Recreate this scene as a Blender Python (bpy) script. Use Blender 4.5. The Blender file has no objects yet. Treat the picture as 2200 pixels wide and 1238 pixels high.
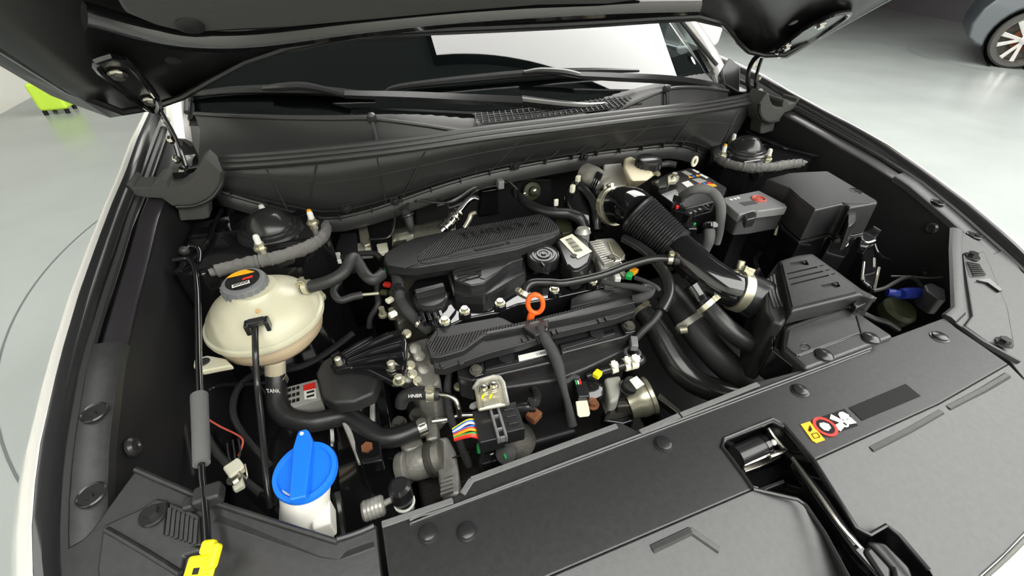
import bpy, bmesh, math, random
from mathutils import Vector, Matrix, Euler
random.seed(7)
scn = bpy.context.scene
COL = scn.collection

# ------------------------------------------------------------------ camera
FPX = 923.773
CAM = Vector((-0.401446, -0.813643, 1.324972))
ROT = Euler((math.radians(51.99977), math.radians(-0.11685), math.radians(-21.02652)), 'XYZ').to_matrix()
cd = bpy.data.cameras.new('camera')
cd.sensor_width = 36.0
cd.lens = FPX / 2200 * 36.0
cd.clip_start = 0.02
cd.clip_end = 100
cam = bpy.data.objects.new('camera', cd)
cam.matrix_world = Matrix.Translation(CAM) @ ROT.to_4x4()
COL.objects.link(cam)
scn.camera = cam

# ------------------------------------------------------------------ world, lights, exposure
wd = bpy.data.worlds.new('studio_ambient')
scn.world = wd
wd.use_nodes = True
wd.node_tree.nodes['Background'].inputs[0].default_value = (0.96, 0.98, 1.0, 1)
wd.node_tree.nodes['Background'].inputs[1].default_value = 0.0
vs = scn.view_settings
vs.view_transform = 'Standard'
vs.look = 'None'
vs.gamma = 1
vs.use_curve_mapping = False
vs.exposure = 0.65

# ------------------------------------------------------------------ pixel helpers (2200 x 1238 frame)
def ray(x, y):
    return ROT @ Vector(((x - 1100) / FPX, (619 - y) / FPX, -1.0))
def PZ(x, y, z):
    d = ray(x, y); return CAM + d * ((z - CAM.z) / d.z)
def PX(x, y, v):
    d = ray(x, y); return CAM + d * ((v - CAM.x) / d.x)
def PY(x, y, v):
    d = ray(x, y); return CAM + d * ((v - CAM.y) / d.y)
def hit(x, y, fn, a=0.2, b=4.0):
    d = ray(x, y)
    fa = fn(CAM + d * a)
    for i in range(60):
        m = (a + b) / 2; fm = fn(CAM + d * m)
        if (fm > 0) == (fa > 0): a = m
        else: b = m
    return CAM + d * a
def fr(ox, oy, s):
    return lambda x, y, z: PZ(ox + x / s, oy + y / s, z)
F0 = PZ
z1 = fr(0, 0, 2.75); z2 = fr(700, 0, 2.75); z3 = fr(1400, 0, 2.75); z4 = fr(200, 380, 3.094)
e1 = fr(700, 380, 3.642); e2 = fr(1150, 380, 3.642); e3 = fr(1600, 350, 2.752); e4 = fr(0, 750, 2.5375)
f1 = fr(800, 620, 3.258); f2 = fr(1300, 620, 3.258); f3 = fr(1400, 800, 2.75); f4 = fr(700, 850, 2.75)
g1 = fr(1180, 300, 5.5); g2 = fr(1380, 330, 6.471); g3 = fr(1110, 740, 6.515); g4 = fr(1780, 480, 5.16)
def P(frame, pts, z=None):
    return [frame(p[0], p[1], p[2] if len(p) > 2 else z) for p in pts]
def V(*a): return Vector(a)
def interp(x, xs, ys):
    if x <= xs[0]: return ys[0]
    for i in range(len(xs) - 1):
        if x <= xs[i + 1]:
            t = (x - xs[i]) / (xs[i + 1] - xs[i]); return ys[i] * (1 - t) + ys[i + 1] * t
    return ys[-1]

# ------------------------------------------------------------------ materials
M = {}
def mat(name, col, rough=0.5, metal=0.0, bump=0.0, bscale=800, vary=0.0, vscale=30, coat=0.0, spec=0.5, sss=0.0, emit=0.0, trans=0.0):
    m = bpy.data.materials.new(name); m.use_nodes = True
    nt = m.node_tree; b = nt.nodes['Principled BSDF']
    c = (col[0], col[1], col[2], 1)
    b.inputs['Base Color'].default_value = c
    b.inputs['Roughness'].default_value = rough
    b.inputs['Metallic'].default_value = metal
    b.inputs['Specular IOR Level'].default_value = spec
    b.inputs['Coat Weight'].default_value = coat
    b.inputs['Coat Roughness'].default_value = 0.05
    if trans: b.inputs['Transmission Weight'].default_value = trans
    if sss:
        b.inputs['Subsurface Weight'].default_value = sss
        b.inputs['Subsurface Radius'].default_value = (0.02, 0.015, 0.008)
        b.inputs['Subsurface Scale'].default_value = 0.6
    if emit:
        b.inputs['Emission Color'].default_value = c
        b.inputs['Emission Strength'].default_value = emit
    tc = nt.nodes.new('ShaderNodeTexCoord')
    if bump:
        n = nt.nodes.new('ShaderNodeTexNoise'); n.inputs['Scale'].default_value = bscale; n.inputs['Detail'].default_value = 3
        bp = nt.nodes.new('ShaderNodeBump'); bp.inputs['Strength'].default_value = bump; bp.inputs['Distance'].default_value = 0.35 / bscale
        nt.links.new(tc.outputs['Object'], n.inputs['Vector']); nt.links.new(n.outputs['Fac'], bp.inputs['Height'])
        nt.links.new(bp.outputs['Normal'], b.inputs['Normal'])
    if vary:
        n = nt.nodes.new('ShaderNodeTexNoise'); n.inputs['Scale'].default_value = vscale; n.inputs['Detail'].default_value = 6
        r = nt.nodes.new('ShaderNodeValToRGB')
        r.color_ramp.elements[0].position = 0.32; r.color_ramp.elements[1].position = 0.7
        r.color_ramp.elements[0].color = tuple(max(0, v * (1 - vary)) for v in col) + (1,)
        r.color_ramp.elements[1].color = tuple(min(1, v * (1 + vary)) for v in col) + (1,)
        nt.links.new(tc.outputs['Object'], n.inputs['Vector']); nt.links.new(n.outputs['Fac'], r.inputs['Fac'])
        nt.links.new(r.outputs['Color'], b.inputs['Base Color'])
    M[name] = m
    return m
mat('plastic_black', (0.016, 0.016, 0.017), 0.42, bump=0.25, bscale=900, vary=0.25, vscale=14)
mat('plastic_panel', (0.015, 0.015, 0.016), 0.42, bump=0.3, bscale=900, vary=0.3, vscale=140, spec=0.75)
mat('plastic_satin', (0.02, 0.02, 0.021), 0.22)
mat('bellows', (0.022, 0.022, 0.024), 0.3)
mat('plastic_cowl', (0.028, 0.028, 0.028), 0.36, bump=0.12, bscale=900)
mat('plastic_grey', (0.085, 0.085, 0.09), 0.42, bump=0.3, bscale=900)
mat('plastic_light', (0.20, 0.20, 0.205), 0.45, bump=0.5, bscale=700)
mat('grey_cap', (0.16, 0.165, 0.17), 0.45)
mat('gloss_black', (0.008, 0.008, 0.009), 0.09, coat=0.6)
mat('paint', (0.50, 0.49, 0.465), 0.2, coat=1.0)
mat('inner_paint', (0.022, 0.020, 0.023), 0.33, coat=0.3)
mat('seal_rubber', (0.03, 0.03, 0.03), 0.35)
mat('liner', (0.011, 0.011, 0.012), 0.55, bump=0.2, bscale=500)
mat('rubber', (0.022, 0.022, 0.022), 0.5)
mat('rubber_gloss', (0.018, 0.018, 0.018), 0.2)
mat('rubber_hose', (0.02, 0.02, 0.021), 0.3, bump=0.5, bscale=600)
mat('foam', (0.05, 0.05, 0.047), 0.85, bump=0.7, bscale=350)
mat('foam_sleeve', (0.11, 0.11, 0.11), 0.75, bump=0.3, bscale=500)
mat('foam_light', (0.13, 0.13, 0.13), 0.8, bump=0.8, bscale=300)
mat('cloth_tape', (0.035, 0.035, 0.036), 0.8, bump=0.6, bscale=500)
mat('sealant', (0.14, 0.137, 0.128), 0.7, bump=1.0, bscale=130)
mat('tank', (0.58, 0.56, 0.42), 0.33, sss=0.5, vary=0.05, vscale=12)
mat('tank_fluid', (0.62, 0.49, 0.33), 0.4, sss=0.4, vary=0.08, vscale=14)
mat('tank_stain', (0.62, 0.40, 0.18), 0.5)
mat('white_plastic', (0.78, 0.76, 0.70), 0.4, sss=0.3)
mat('cream', (0.80, 0.72, 0.52), 0.4, sss=0.3)
mat('blue', (0.010, 0.17, 0.80), 0.38)
mat('orange', (0.90, 0.13, 0.015), 0.4)
mat('yellow', (0.90, 0.78, 0.01), 0.42)
mat('amber', (0.95, 0.42, 0.01), 0.5)
mat('red', (0.75, 0.03, 0.02), 0.45)
mat('green', (0.02, 0.45, 0.10), 0.45)
mat('blue_dark', (0.02, 0.04, 0.32), 0.35)
mat('olive', (0.04, 0.047, 0.018), 0.5)
mat('label_white', (0.80, 0.80, 0.76), 0.5)
mat('label_cream', (0.82, 0.80, 0.64), 0.5)
mat('label_grey', (0.33, 0.33, 0.30), 0.5)
mat('ink', (0.012, 0.012, 0.012), 0.7, spec=0.2)
mat('ink_red', (0.55, 0.09, 0.06), 0.6)
mat('aluminium', (0.55, 0.54, 0.50), 0.38, metal=0.45, bump=0.35, bscale=250, vary=0.3, vscale=40)
mat('cast_alu', (0.36, 0.35, 0.31), 0.45, metal=0.4, bump=0.5, bscale=200, vary=0.35, vscale=35)
mat('alu_dark', (0.10, 0.095, 0.08), 0.5, metal=0.4, bump=0.5, bscale=200, vary=0.4, vscale=30)
mat('block_dark', (0.025, 0.023, 0.02), 0.6, bump=0.6, bscale=90, vary=0.5, vscale=25)
mat('heat_shield', (0.50, 0.49, 0.40), 0.35, metal=0.8, bump=0.5, bscale=45, vary=0.35, vscale=25)
mat('steel', (0.62, 0.60, 0.54), 0.25, metal=1.0)
mat('zinc', (0.66, 0.63, 0.48), 0.32, metal=0.8)
mat('chrome', (0.85, 0.85, 0.85), 0.1, metal=1.0)
mat('rust', (0.22, 0.08, 0.03), 0.8, bump=0.6, bscale=200, vary=0.4, vscale=60)
mat('head_rim', (0.62, 0.62, 0.58), 0.5)
mat('studio_wall', (0.17, 0.155, 0.165), 0.8)
mat('wall_cream', (0.78, 0.77, 0.71), 0.8)
mat('lime', (0.55, 0.80, 0.06), 0.6)
mat('ceiling', (0.15, 0.17, 0.17), 0.9)
mat('softbox', (1.0, 0.985, 0.95), 0.5, emit=4.6)
mat('softbox_dim', (1.0, 0.99, 0.96), 0.5, emit=3.5)
mat('lamp_emit', (1.0, 1.0, 0.97), 0.5, emit=60)
mat('silver_blue', (0.055, 0.065, 0.073), 0.4, coat=0.15)
mat('tyre', (0.055, 0.055, 0.05), 0.7)
mat('rim', (0.62, 0.60, 0.60), 0.25, metal=0.9)
mat('groove', (0.12, 0.13, 0.13), 0.5)

def floor_mat():
    m = mat('floor', (0.305, 0.33, 0.32), 0.25, vary=0.07, vscale=1.3)
    return m
floor_mat()

def glass_mat():
    m = bpy.data.materials.new('windscreen_glass'); m.use_nodes = True
    nt = m.node_tree; nt.nodes.clear()
    o = nt.nodes.new('ShaderNodeOutputMaterial'); mx = nt.nodes.new('ShaderNodeMixShader')
    t = nt.nodes.new('ShaderNodeBsdfTransparent'); t.inputs[0].default_value = (0.30, 0.36, 0.37, 1)
    g = nt.nodes.new('ShaderNodeBsdfGlossy'); g.inputs['Roughness'].default_value = 0.015
    f = nt.nodes.new('ShaderNodeFresnel'); f.inputs[0].default_value = 1.75
    nt.links.new(f.outputs[0], mx.inputs[0]); nt.links.new(t.outputs[0], mx.inputs[1]); nt.links.new(g.outputs[0], mx.inputs[2])
    nt.links.new(mx.outputs[0], o.inputs[0])
    M['glass'] = m
glass_mat()

def carbon_mat():
    m = mat('carbon', (0.03, 0.03, 0.032), 0.30)
    nt = m.node_tree; b = nt.nodes['Principled BSDF']
    tc = nt.nodes.new('ShaderNodeTexCoord'); w = nt.nodes.new('ShaderNodeTexWave')
    mp = nt.nodes.new('ShaderNodeMapping'); mp.inputs['Rotation'].default_value = (0, 0, math.radians(35))
    w.inputs['Scale'].default_value = 72; w.bands_direction = 'X'
    bp = nt.nodes.new('ShaderNodeBump'); bp.inputs['Strength'].default_value = 0.9; bp.inputs['Distance'].default_value = 0.003
    nt.links.new(tc.outputs['Object'], mp.inputs[0]); nt.links.new(mp.outputs[0], w.inputs[0])
    nt.links.new(w.outputs['Fac'], bp.inputs['Height']); nt.links.new(bp.outputs[0], b.inputs['Normal'])
    r = nt.nodes.new('ShaderNodeValToRGB')
    r.color_ramp.elements[0].color = (0.012, 0.012, 0.013, 1); r.color_ramp.elements[1].color = (0.075, 0.075, 0.078, 1)
    nt.links.new(w.outputs['Fac'], r.inputs[0]); nt.links.new(r.outputs[0], b.inputs['Base Color'])
carbon_mat()

# ------------------------------------------------------------------ mesh helpers
def frame_from(axis, hint=None):
    z = Vector(axis).normalized()
    h = Vector(hint) if hint is not None else (Vector((0, 0, 1)) if abs(z.z) < 0.9 else Vector((0, 1, 0)))
    x = h - z * h.dot(z)
    if x.length < 1e-6: x = Vector((1, 0, 0)) - z * z.x
    x.normalize(); y = z.cross(x)
    return x, y, z
def smooth_path(pts, k):
    pts = [Vector(p) for p in pts]
    if k <= 1 or len(pts) < 3: return pts
    out = []
    n = len(pts)
    for i in range(n - 1):
        p0 = pts[max(i - 1, 0)]; p1 = pts[i]; p2 = pts[i + 1]; p3 = pts[min(i + 2, n - 1)]
        for j in range(k):
            t = j / k
            out.append(0.5 * ((2 * p1) + (p2 - p0) * t + (2 * p0 - 5 * p1 + 4 * p2 - p3) * t * t + (3 * p1 - p0 - 3 * p2 + p3) * t ** 3))
    out.append(pts[-1])
    return out
class G:
    def __init__(s): s.b = bmesh.new()
    def ring(s, c, x, y, r, n, ry=None):
        ry = r if ry is None else ry
        return [s.b.verts.new(c + x * (math.cos(2 * math.pi * i / n) * r) + y * (math.sin(2 * math.pi * i / n) * ry)) for i in range(n)]
    def bridge(s, a, c):
        n = len(a)
        for i in range(n):
            s.b.faces.new((a[i], a[(i + 1) % n], c[(i + 1) % n], c[i]))
    def box(s, c, size, mat3=None):
        c = Vector(c); m = mat3 or Matrix.Identity(3)
        vs_ = []
        for k in range(8):
            v = Vector(((k & 1) - .5, ((k >> 1) & 1) - .5, ((k >> 2) & 1) - .5))
            vs_.append(s.b.verts.new(c + m @ Vector((v.x * size[0], v.y * size[1], v.z * size[2]))))
        for f in ((0, 1, 3, 2), (4, 6, 7, 5), (0, 4, 5, 1), (2, 3, 7, 6), (0, 2, 6, 4), (1, 5, 7, 3)):
            s.b.faces.new([vs_[i] for i in f])
        return s
    def boxaxes(s, c, ax, ay, az):      # half-axes vectors
        c = Vector(c); vs_ = []
        for k in range(8):
            vs_.append(s.b.verts.new(c + ax * ((k & 1) * 2 - 1) + ay * (((k >> 1) & 1) * 2 - 1) + az * (((k >> 2) & 1) * 2 - 1)))
        for f in ((0, 1, 3, 2), (4, 6, 7, 5), (0, 4, 5, 1), (2, 3, 7, 6), (0, 2, 6, 4), (1, 5, 7, 3)):
            s.b.faces.new([vs_[i] for i in f])
        return s
    def cyl(s, p0, p1, r0, r1=None, n=16):
        r1 = r0 if r1 is None else r1
        x, y, z = frame_from(Vector(p1) - Vector(p0))
        a = s.ring(Vector(p0), x, y, r0, n); c = s.ring(Vector(p1), x, y, r1, n)
        s.bridge(a, c); s.b.faces.new(a[::-1]); s.b.faces.new(c)
        return s
    def lathe(s, prof, o, axis=(0, 0, 1), n=24, hint=None, cap=True):
        x, y, z = frame_from(axis, hint); o = Vector(o); prev = None
        for i, (r, h) in enumerate(prof):
            a = s.ring(o + z * h, x, y, max(r, 1e-5), n)
            if prev: s.bridge(prev, a)
            elif r > 1e-4 and cap: s.b.faces.new(a[::-1])
            prev = a
        if prof[-1][0] > 1e-4 and cap: s.b.faces.new(prev)
        return s
    def tube(s, pts, r, n=10, k=5, closed=False, flat=1.0, hint=None):
        rs = r if isinstance(r, (list, tuple)) else [r] * len(pts)
        raw = [Vector(p) for p in pts]
        pp = smooth_path(raw, k)
        if len(pp) != len(raw):
            m = len(raw) - 1; rr = []
            for i in range(len(pp)):
                u = i / (len(pp) - 1) * m; a = min(int(u), m - 1); rr.append(rs[a] * (1 - (u - a)) + rs[a + 1] * (u - a))
        else: rr = list(rs)
        prev = None; first = None; x = None
        for i, p in enumerate(pp):
            t = (pp[min(i + 1, len(pp) - 1)] - pp[max(i - 1, 0)])
            if closed: t = pp[(i + 1) % len(pp)] - pp[i - 1]
            if t.length < 1e-9: t = Vector((0, 0, 1))
            t.normalize()
            if x is None: x, y, _ = frame_from(t, hint)
            else:
                x = (x - t * x.dot(t)).normalized(); y = t.cross(x)
            a = s.ring(p, x, y, rr[i], n, rr[i] * flat)
            if prev: s.bridge(prev, a)
            else: first = a
            prev = a
        if closed: s.bridge(prev, first)
        else:
            s.b.faces.new(first[::-1]); s.b.faces.new(prev)
        return s
    def prism(s, pts, vec):
        vec = Vector(vec)
        a = [s.b.verts.new(Vector(p)) for p in pts]; c = [s.b.verts.new(Vector(p) + vec) for p in pts]
        s.b.faces.new(a); s.b.faces.new(c[::-1]); s.bridge(a, c)
        return s
    def loft2(s, top, bot):              # closed polygons with equal counts
        a = [s.b.verts.new(Vector(p)) for p in top]; c = [s.b.verts.new(Vector(p)) for p in bot]
        s.b.faces.new(a); s.b.faces.new(c[::-1]); s.bridge(a, c)
        return s
    def grid(s, rows, thick=None):
        g = [[s.b.verts.new(Vector(p)) for p in r] for r in rows]
        for i in range(len(g) - 1):
            for j in range(len(g[0]) - 1):
                s.b.faces.new((g[i][j], g[i][j + 1], g[i + 1][j + 1], g[i + 1][j]))
        return s
    def ball(s, c, r, sc=(1, 1, 1), n=12):
        prof = []
        for i in range(n // 2 + 1):
            a = -math.pi / 2 + math.pi * i / (n // 2)
            prof.append((math.cos(a) * r, math.sin(a) * r * sc[2]))
        return s.lathe(prof, c, (0, 0, 1), n)
    def torus(s, c, axis, R, r, n=28, m=8):
        x, y, z = frame_from(axis)
        pts = [Vector(c) + x * (math.cos(2 * math.pi * i / n) * R) + y * (math.sin(2 * math.pi * i / n) * R) for i in range(n)]
        return s.tube(pts, r, m, 1, True)
    def hexa(s, c, axis, r, h):
        x, y, z = frame_from(axis); c = Vector(c)
        s.cyl(c, c + z * h * .25, r * 1.35, r * 1.35, 14)
        a = s.ring(c + z * h * .25, x, y, r, 6); d = s.ring(c + z * h, x, y, r * .94, 6)
        s.bridge(a, d); s.b.faces.new(d); s.b.faces.new(a[::-1])
        return s
    def done(s, name, m, parent=None, bevel=0.0, seg=2, solid=0.0, angle=38, smooth=True, loc=True):
        bmesh.ops.remove_doubles(s.b, verts=s.b.verts, dist=1e-7)
        bmesh.ops.recalc_face_normals(s.b, faces=s.b.faces)
        me = bpy.data.meshes.new(name); s.b.to_mesh(me); s.b.free()
        me.materials.append(M[m] if isinstance(m, str) else m)
        if smooth:
            me.polygons.foreach_set('use_smooth', [True] * len(me.polygons))
            me.set_sharp_from_angle(angle=math.radians(angle))
        o = bpy.data.objects.new(name, me); COL.objects.link(o)
        if parent is not None: o.parent = parent
        if solid:
            md = o.modifiers.new('thickness', 'SOLIDIFY'); md.thickness = solid; md.offset = 0
        if bevel:
            md = o.modifiers.new('edges', 'BEVEL'); md.width = bevel; md.segments = seg; md.limit_method = 'ANGLE'
            md.angle_limit = math.radians(32); md.harden_normals = True
        return o
def thing(name, label, cat, group=None):
    o = bpy.data.objects.new(name, None); COL.objects.link(o)
    o.empty_display_size = 0.02
    o['label'] = label; o['category'] = cat
    if group: o['group'] = group
    return o
def tag(o, label, cat, group=None):
    o['label'] = label; o['category'] = cat
    if group: o['group'] = group
    return o
def struct(o):
    o['kind'] = 'structure'; return o
def wpx(p, n):                 # metres that n pixels span at point p
    return n * -((ROT.transposed() @ (Vector(p) - CAM)).z) / FPX
def text(s, p0, p1, h, m, name, parent, normal=(0, 0, 1), depth=0.0006, lift=0.0004, up=None):
    c = bpy.data.curves.new(name, 'FONT'); c.body = s; c.size = 1; c.extrude = 0
    o = bpy.data.objects.new(name, c); COL.objects.link(o)
    bpy.context.view_layer.update()
    me = bpy.data.meshes.new_from_object(o.evaluated_get(bpy.context.evaluated_depsgraph_get()))
    bpy.data.objects.remove(o); bpy.data.curves.remove(c)
    xs = [v.co.x for v in me.vertices]; ys = [v.co.y for v in me.vertices]
    w = max(xs) - min(xs); hh = max(max(ys), 0.01)
    p0 = Vector(p0); p1 = Vector(p1); d = p1 - p0
    x = d.normalized(); n = Vector(normal).normalized(); y = n.cross(x).normalized() if up is None else Vector(up).normalized(); n = x.cross(y)
    bm = bmesh.new(); bm.from_mesh(me)
    for v in bm.verts:
        v.co = p0 + x * ((v.co.x - min(xs)) / w * d.length) + y * (v.co.y / hh * h) + n * lift
    r = bmesh.ops.extrude_face_region(bm, geom=bm.faces[:])
    for v in [g for g in r['geom'] if isinstance(g, bmesh.types.BMVert)]: v.co += n * depth
    bmesh.ops.recalc_face_normals(bm, faces=bm.faces)
    bm.to_mesh(me); bm.free(); me.name = name
    me.materials.clear(); me.materials.append(M[m])
    ob = bpy.data.objects.new(name, me); COL.objects.link(ob); ob.parent = parent
    return ob
def carve(o, cutter):                     # cut real recesses into a solid part
    md = o.modifiers.new('cut', 'BOOLEAN'); md.operation = 'DIFFERENCE'; md.object = cutter; md.solver = 'EXACT'
    bpy.context.view_layer.update()
    me = bpy.data.meshes.new_from_object(o.evaluated_get(bpy.context.evaluated_depsgraph_get()))
    me.name = o.name; o.modifiers.clear(); o.data = me
    bpy.data.objects.remove(cutter)
def slab(name, pts, th, m, parent, bevel=0.0, vec=None):
    return G().prism(pts, vec if vec is not None else (0, 0, -th)).done(name, m, parent, bevel)
def bolt(p, r, h, parent, m='zinc', axis=(0, 0, 1), name='bolt'):
    return G().hexa(p, axis, r, h).done(name, m, parent)
def clamp(p, axis, r, w, parent, m='steel', ear=None, name='hose_clamp'):
    x, y, z = frame_from(axis); p = Vector(p)
    g = G()
    g.lathe([(r, -w / 2), (r + .0012, -w / 2), (r + .0012, w / 2), (r, w / 2)], p, axis, 26)
    e = Vector(ear).normalized() if ear is not None else x
    e = (e - z * e.dot(z)).normalized(); f = z.cross(e)
    g.boxaxes(p + e * (r + .004), e * .005, f * .0035, z * w * .55)
    g.boxaxes(p + e * (r + .0065), e * .0012, f * .007, z * w * .35)
    return g.done(name, m, parent)

# ================================================================== the setting
fl = struct(G().grid([[V(-14, -7, 0), V(26, -7, 0)], [V(-14, 22, 0), V(26, 22, 0)]]).done('floor', 'floor'))
def wall(name, a, b, h, m, th=0.15):
    a = Vector(a); b = Vector(b); n = Vector((0, 0, 1)).cross((b - a).normalized())
    return struct(G().prism([a, b, b + V(0, 0, h), a + V(0, 0, h)], n * th).done(name, m))
wall('wall_left', (-3.95, 22, 0), (-3.72, -7, 0), 4.6, 'wall_cream')
wall('wall_right', (11.6, 1.3, 0), (22.2, 22, 0), 4.6, 'studio_wall')
wall('wall_front', (-3.7, -6.95, 0), (11.7, -6.95, 0), 4.6, 'wall_cream')
wall('wall_aisle', (11.6, -6.95, 0), (11.6, 1.3, 0), 4.6, 'studio_wall')
wall('wall_back', (22, 20, 0), (-5, 20, 0), 4.6, 'studio_wall')
struct(G().prism([V(-14, -7, 4.62), V(26, -7, 4.62), V(26, 22, 4.62), V(-14, 22, 4.62)], (0, 0, .1)).done('ceiling', 'ceiling'))
bl = struct(G().box((-3.80, 8, .06), (.03, 22, .12)).done('baseboard_left', 'label_white'))

def softbox(name, label, x0, x1, y0, y1, m='softbox_dim'):
    sb = thing(name + '_offscreen', label, 'light')
    G().prism([V(x0, y0, 4.54), V(x1, y0, 4.54), V(x1, y1, 4.54), V(x0, y1, 4.54)], (0, 0, -.02)).done(name + '_diffuser_offscreen', m, sb)
    fg = G()
    for (xa, xb, ya, yb_) in ((x0 - .06, x1 + .06, y0 - .06, y0), (x0 - .06, x1 + .06, y1, y1 + .06), (x0 - .06, x0, y0, y1), (x1, x1 + .06, y0, y1)):
        fg.box(((xa + xb) / 2, (ya + yb_) / 2, 4.56), (xb - xa, yb_ - ya, .12))
    fg.done('frame', 'ink', sb)
softbox('ceiling_softbox', 'large white glowing ceiling softbox mirrored in the windscreen', .3, 6.2, 1.62, 6.05, 'softbox')
softbox('wide_ceiling_softbox', 'white glowing ceiling softbox over the car front and the aisle', -1.9, 9.5, -6.6, .4)
sp = thing('ceiling_spotlight_offscreen', 'small bright round spotlight on the dark studio ceiling', 'light')
G().lathe([(.10, 0), (.10, .14), (.03, .16), (.03, .2)], (7.75, 4.11, 4.42), (0, 0, 1), 20).done('housing', 'ink', sp)
G().lathe([(.001, -.004), (.085, -.004), (.085, 0)], (7.75, 4.11, 4.42), (0, 0, 1), 20).done('spotlight_bulb_offscreen', 'lamp_emit', sp)

def ring_floor(c, R, name, label, w=.004):
    g = G(); n = 160; a0 = []; a1 = []
    for i in range(n):
        t = 2 * math.pi * i / n; d = V(math.cos(t), math.sin(t), 0)
        a0.append(g.b.verts.new(Vector(c) + d * (R - w) + V(0, 0, .0015))); a1.append(g.b.verts.new(Vector(c) + d * (R + w) + V(0, 0, .0015)))
    g.bridge(a0, a1)
    o = g.done(name, 'groove', fl)
    return o
ring_floor((0.35, 1.75, 0), 2.38, 'turntable_groove', '')
ring_floor((10.4, 3.1, 0), 2.0, 'turntable_groove', '')

# lime seat by the cream wall
ls = thing('lime_stool', 'lime green block stool by the cream wall', 'stool')
pb = PZ(132, 240, 0.0)
G().prism([pb + V(-.12, -.12, .04), pb + V(.12, -.12, .04), pb + V(.12, .12, .04), pb + V(-.12, .12, .04)], (0, 0, .26)).done('seat', 'lime', ls, .03)
for sx in (-1, 1):
    for sy in (-1, 1):
        G().cyl(pb + V(.09 * sx, .09 * sy, 0), pb + V(.09 * sx, .09 * sy, .04), .02).done('leg', 'ink', ls)

# ------------------------------------------------------------------ parked silver-blue car
pc = thing('parked_car', 'silver blue car with bright alloy wheel parked on the studio floor', 'car')
wb = PZ(2163, 147, 0.0)                        # contact of its tyre
wc = wb + V(0, 0, .36)
# the car stands across the view: its long axis
ax = V(0.52, -0.85, 0).normalized(); ay = V(0, 0, 1); an = V(-ax.y, ax.x, 0) * -1   # an points to the camera side
if an.dot(CAM - wc) < 0: an = -an
def cp(u, v, w): return wc + ax * u + V(0, 0, v - .36) + an * w
prof = [(-.50, .26), (-.62, .34), (-.66, .52), (-.62, .72), (-.52, .84), (-.25, .93), (.35, 1.0), (.95, 1.40), (1.6, 1.50), (2.9, 1.42), (3.5, 1.05), (3.65, .9), (3.62, .3), (3.2, .24)]
arch = [(math.cos(math.radians(t)) * .41, .36 + math.sin(math.radians(t)) * .41) for t in range(-18, 199, 12)]
rear = [(2.65 + x, y) for x, y in arch]
outl = prof + [p for p in rear] + [(2.2, .22), (.5, .22)] + [p for p in arch]
g = G()
n_ = len(outl)
fa = [g.b.verts.new(cp(u, v, .02 - max(0, v - .85) * .35)) for u, v in outl]
fb = [g.b.verts.new(cp(u, v, -1.75 + max(0, v - .85) * .35)) for u, v in outl]
g.b.faces.new(fa); g.b.faces.new(fb[::-1]); g.bridge(fa, fb)
g.done('body', 'silver_blue', pc, .04, 3)
G().lathe([(.40, 0), (.405, -.02), (.405, -.3), (.3, -.32), (.001, -.32)], cp(0, .36, .0), an, 28, cap=False).done('wheel_well', 'ink', pc)
G().prism([cp(1.05, 1.05, -.045), cp(2.9, 1.05, -.045), cp(2.7, 1.34, -.14), cp(1.5, 1.40, -.16)], an * .02).done('side_window', 'gloss_black', pc)
def wheel(u0):
    o = cp(u0, .36, 0)
    w = G().lathe([(.265, -.20), (.32, -.205), (.352, -.18), (.36, -.12), (.36, -.05), (.352, -.01), (.33, .010), (.285, .008), (.27, -.01)], o, an, 48, cap=False).done('tyre', 'tyre', pc)
    G().lathe([(.27, -.01), (.285, .009), (.272, .012), (.262, -.015), (.255, -.16), (.05, -.17), (.001, -.17)], o, an, 40, cap=False).done('rim_barrel', 'alu_dark', pc)
    G().lathe([(.14, -.10), (.14, -.12), (.001, -.12)], o, an, 24).done('brake_disc', 'rust', pc)
    x, y, z = frame_from(an)
    for k in range(5):
        for dd in (-.26, .26):
            g = G(); t = 2 * math.pi * k / 5 + .35
            d0 = x * math.cos(t) + y * math.sin(t); d1 = x * math.cos(t + dd) + y * math.sin(t + dd)
            q = z.cross(d1)
            a = o + d0 * .03 + z * -.015; b = o + d1 * .268 + z * 0.0
            side = z.cross((b - a).normalized())
            g.loft2([a + side * .018, b + side * .030, b - side * .026, a - side * .018], [a + side * .018 - z * .03, b + side * .030 - z * .03, b - side * .026 - z * .03, a - side * .018 - z * .03])
            g.done('spoke', 'rim', pc, .004)
    G().lathe([(.055, -.03), (.055, -.005), (.03, 0), (.001, 0)], o, an, 20).done('hub_cap', 'rim', pc)
wheel(0); wheel(2.65)

# ================================================================== the car being photographed: body shell
car = thing('car_body', 'pearl white car body with black painted engine bay, towers and wings', 'car')
YS = [-.72, -.66, -.58, -.5, -.45, -.4, -.3, -.2, -.1, 0, .1, .2, .35, .6]
XC = [.65, .70, .735, .757, .765, .769, .771, .770, .771, .774, .771, .770, .775, .79]
ZC = [.81, .835, .862, .888, .903, .919, .948, .974, .992, 1.006, 1.024, 1.045, 1.06, 1.08]
ZI = [.79, .815, .838, .858, .872, .889, .921, .941, .956, .971, .985, 1.0, 1.015, 1.03]
def fy(y): return interp(y, YS, XC), interp(y, YS, ZC), interp(y, YS, ZI)
def dens(a, b, n): return [a + (b - a) * i / (n - 1) for i in range(n)]
def sweep(prof, ys, s):
    rows = []
    for y in ys:
        xc, zc, zi = fy(y)
        rows.append([V(s * p[0], y, p[1]) for p in prof(xc, zc, zi)])
    return G().grid(rows)
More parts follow.
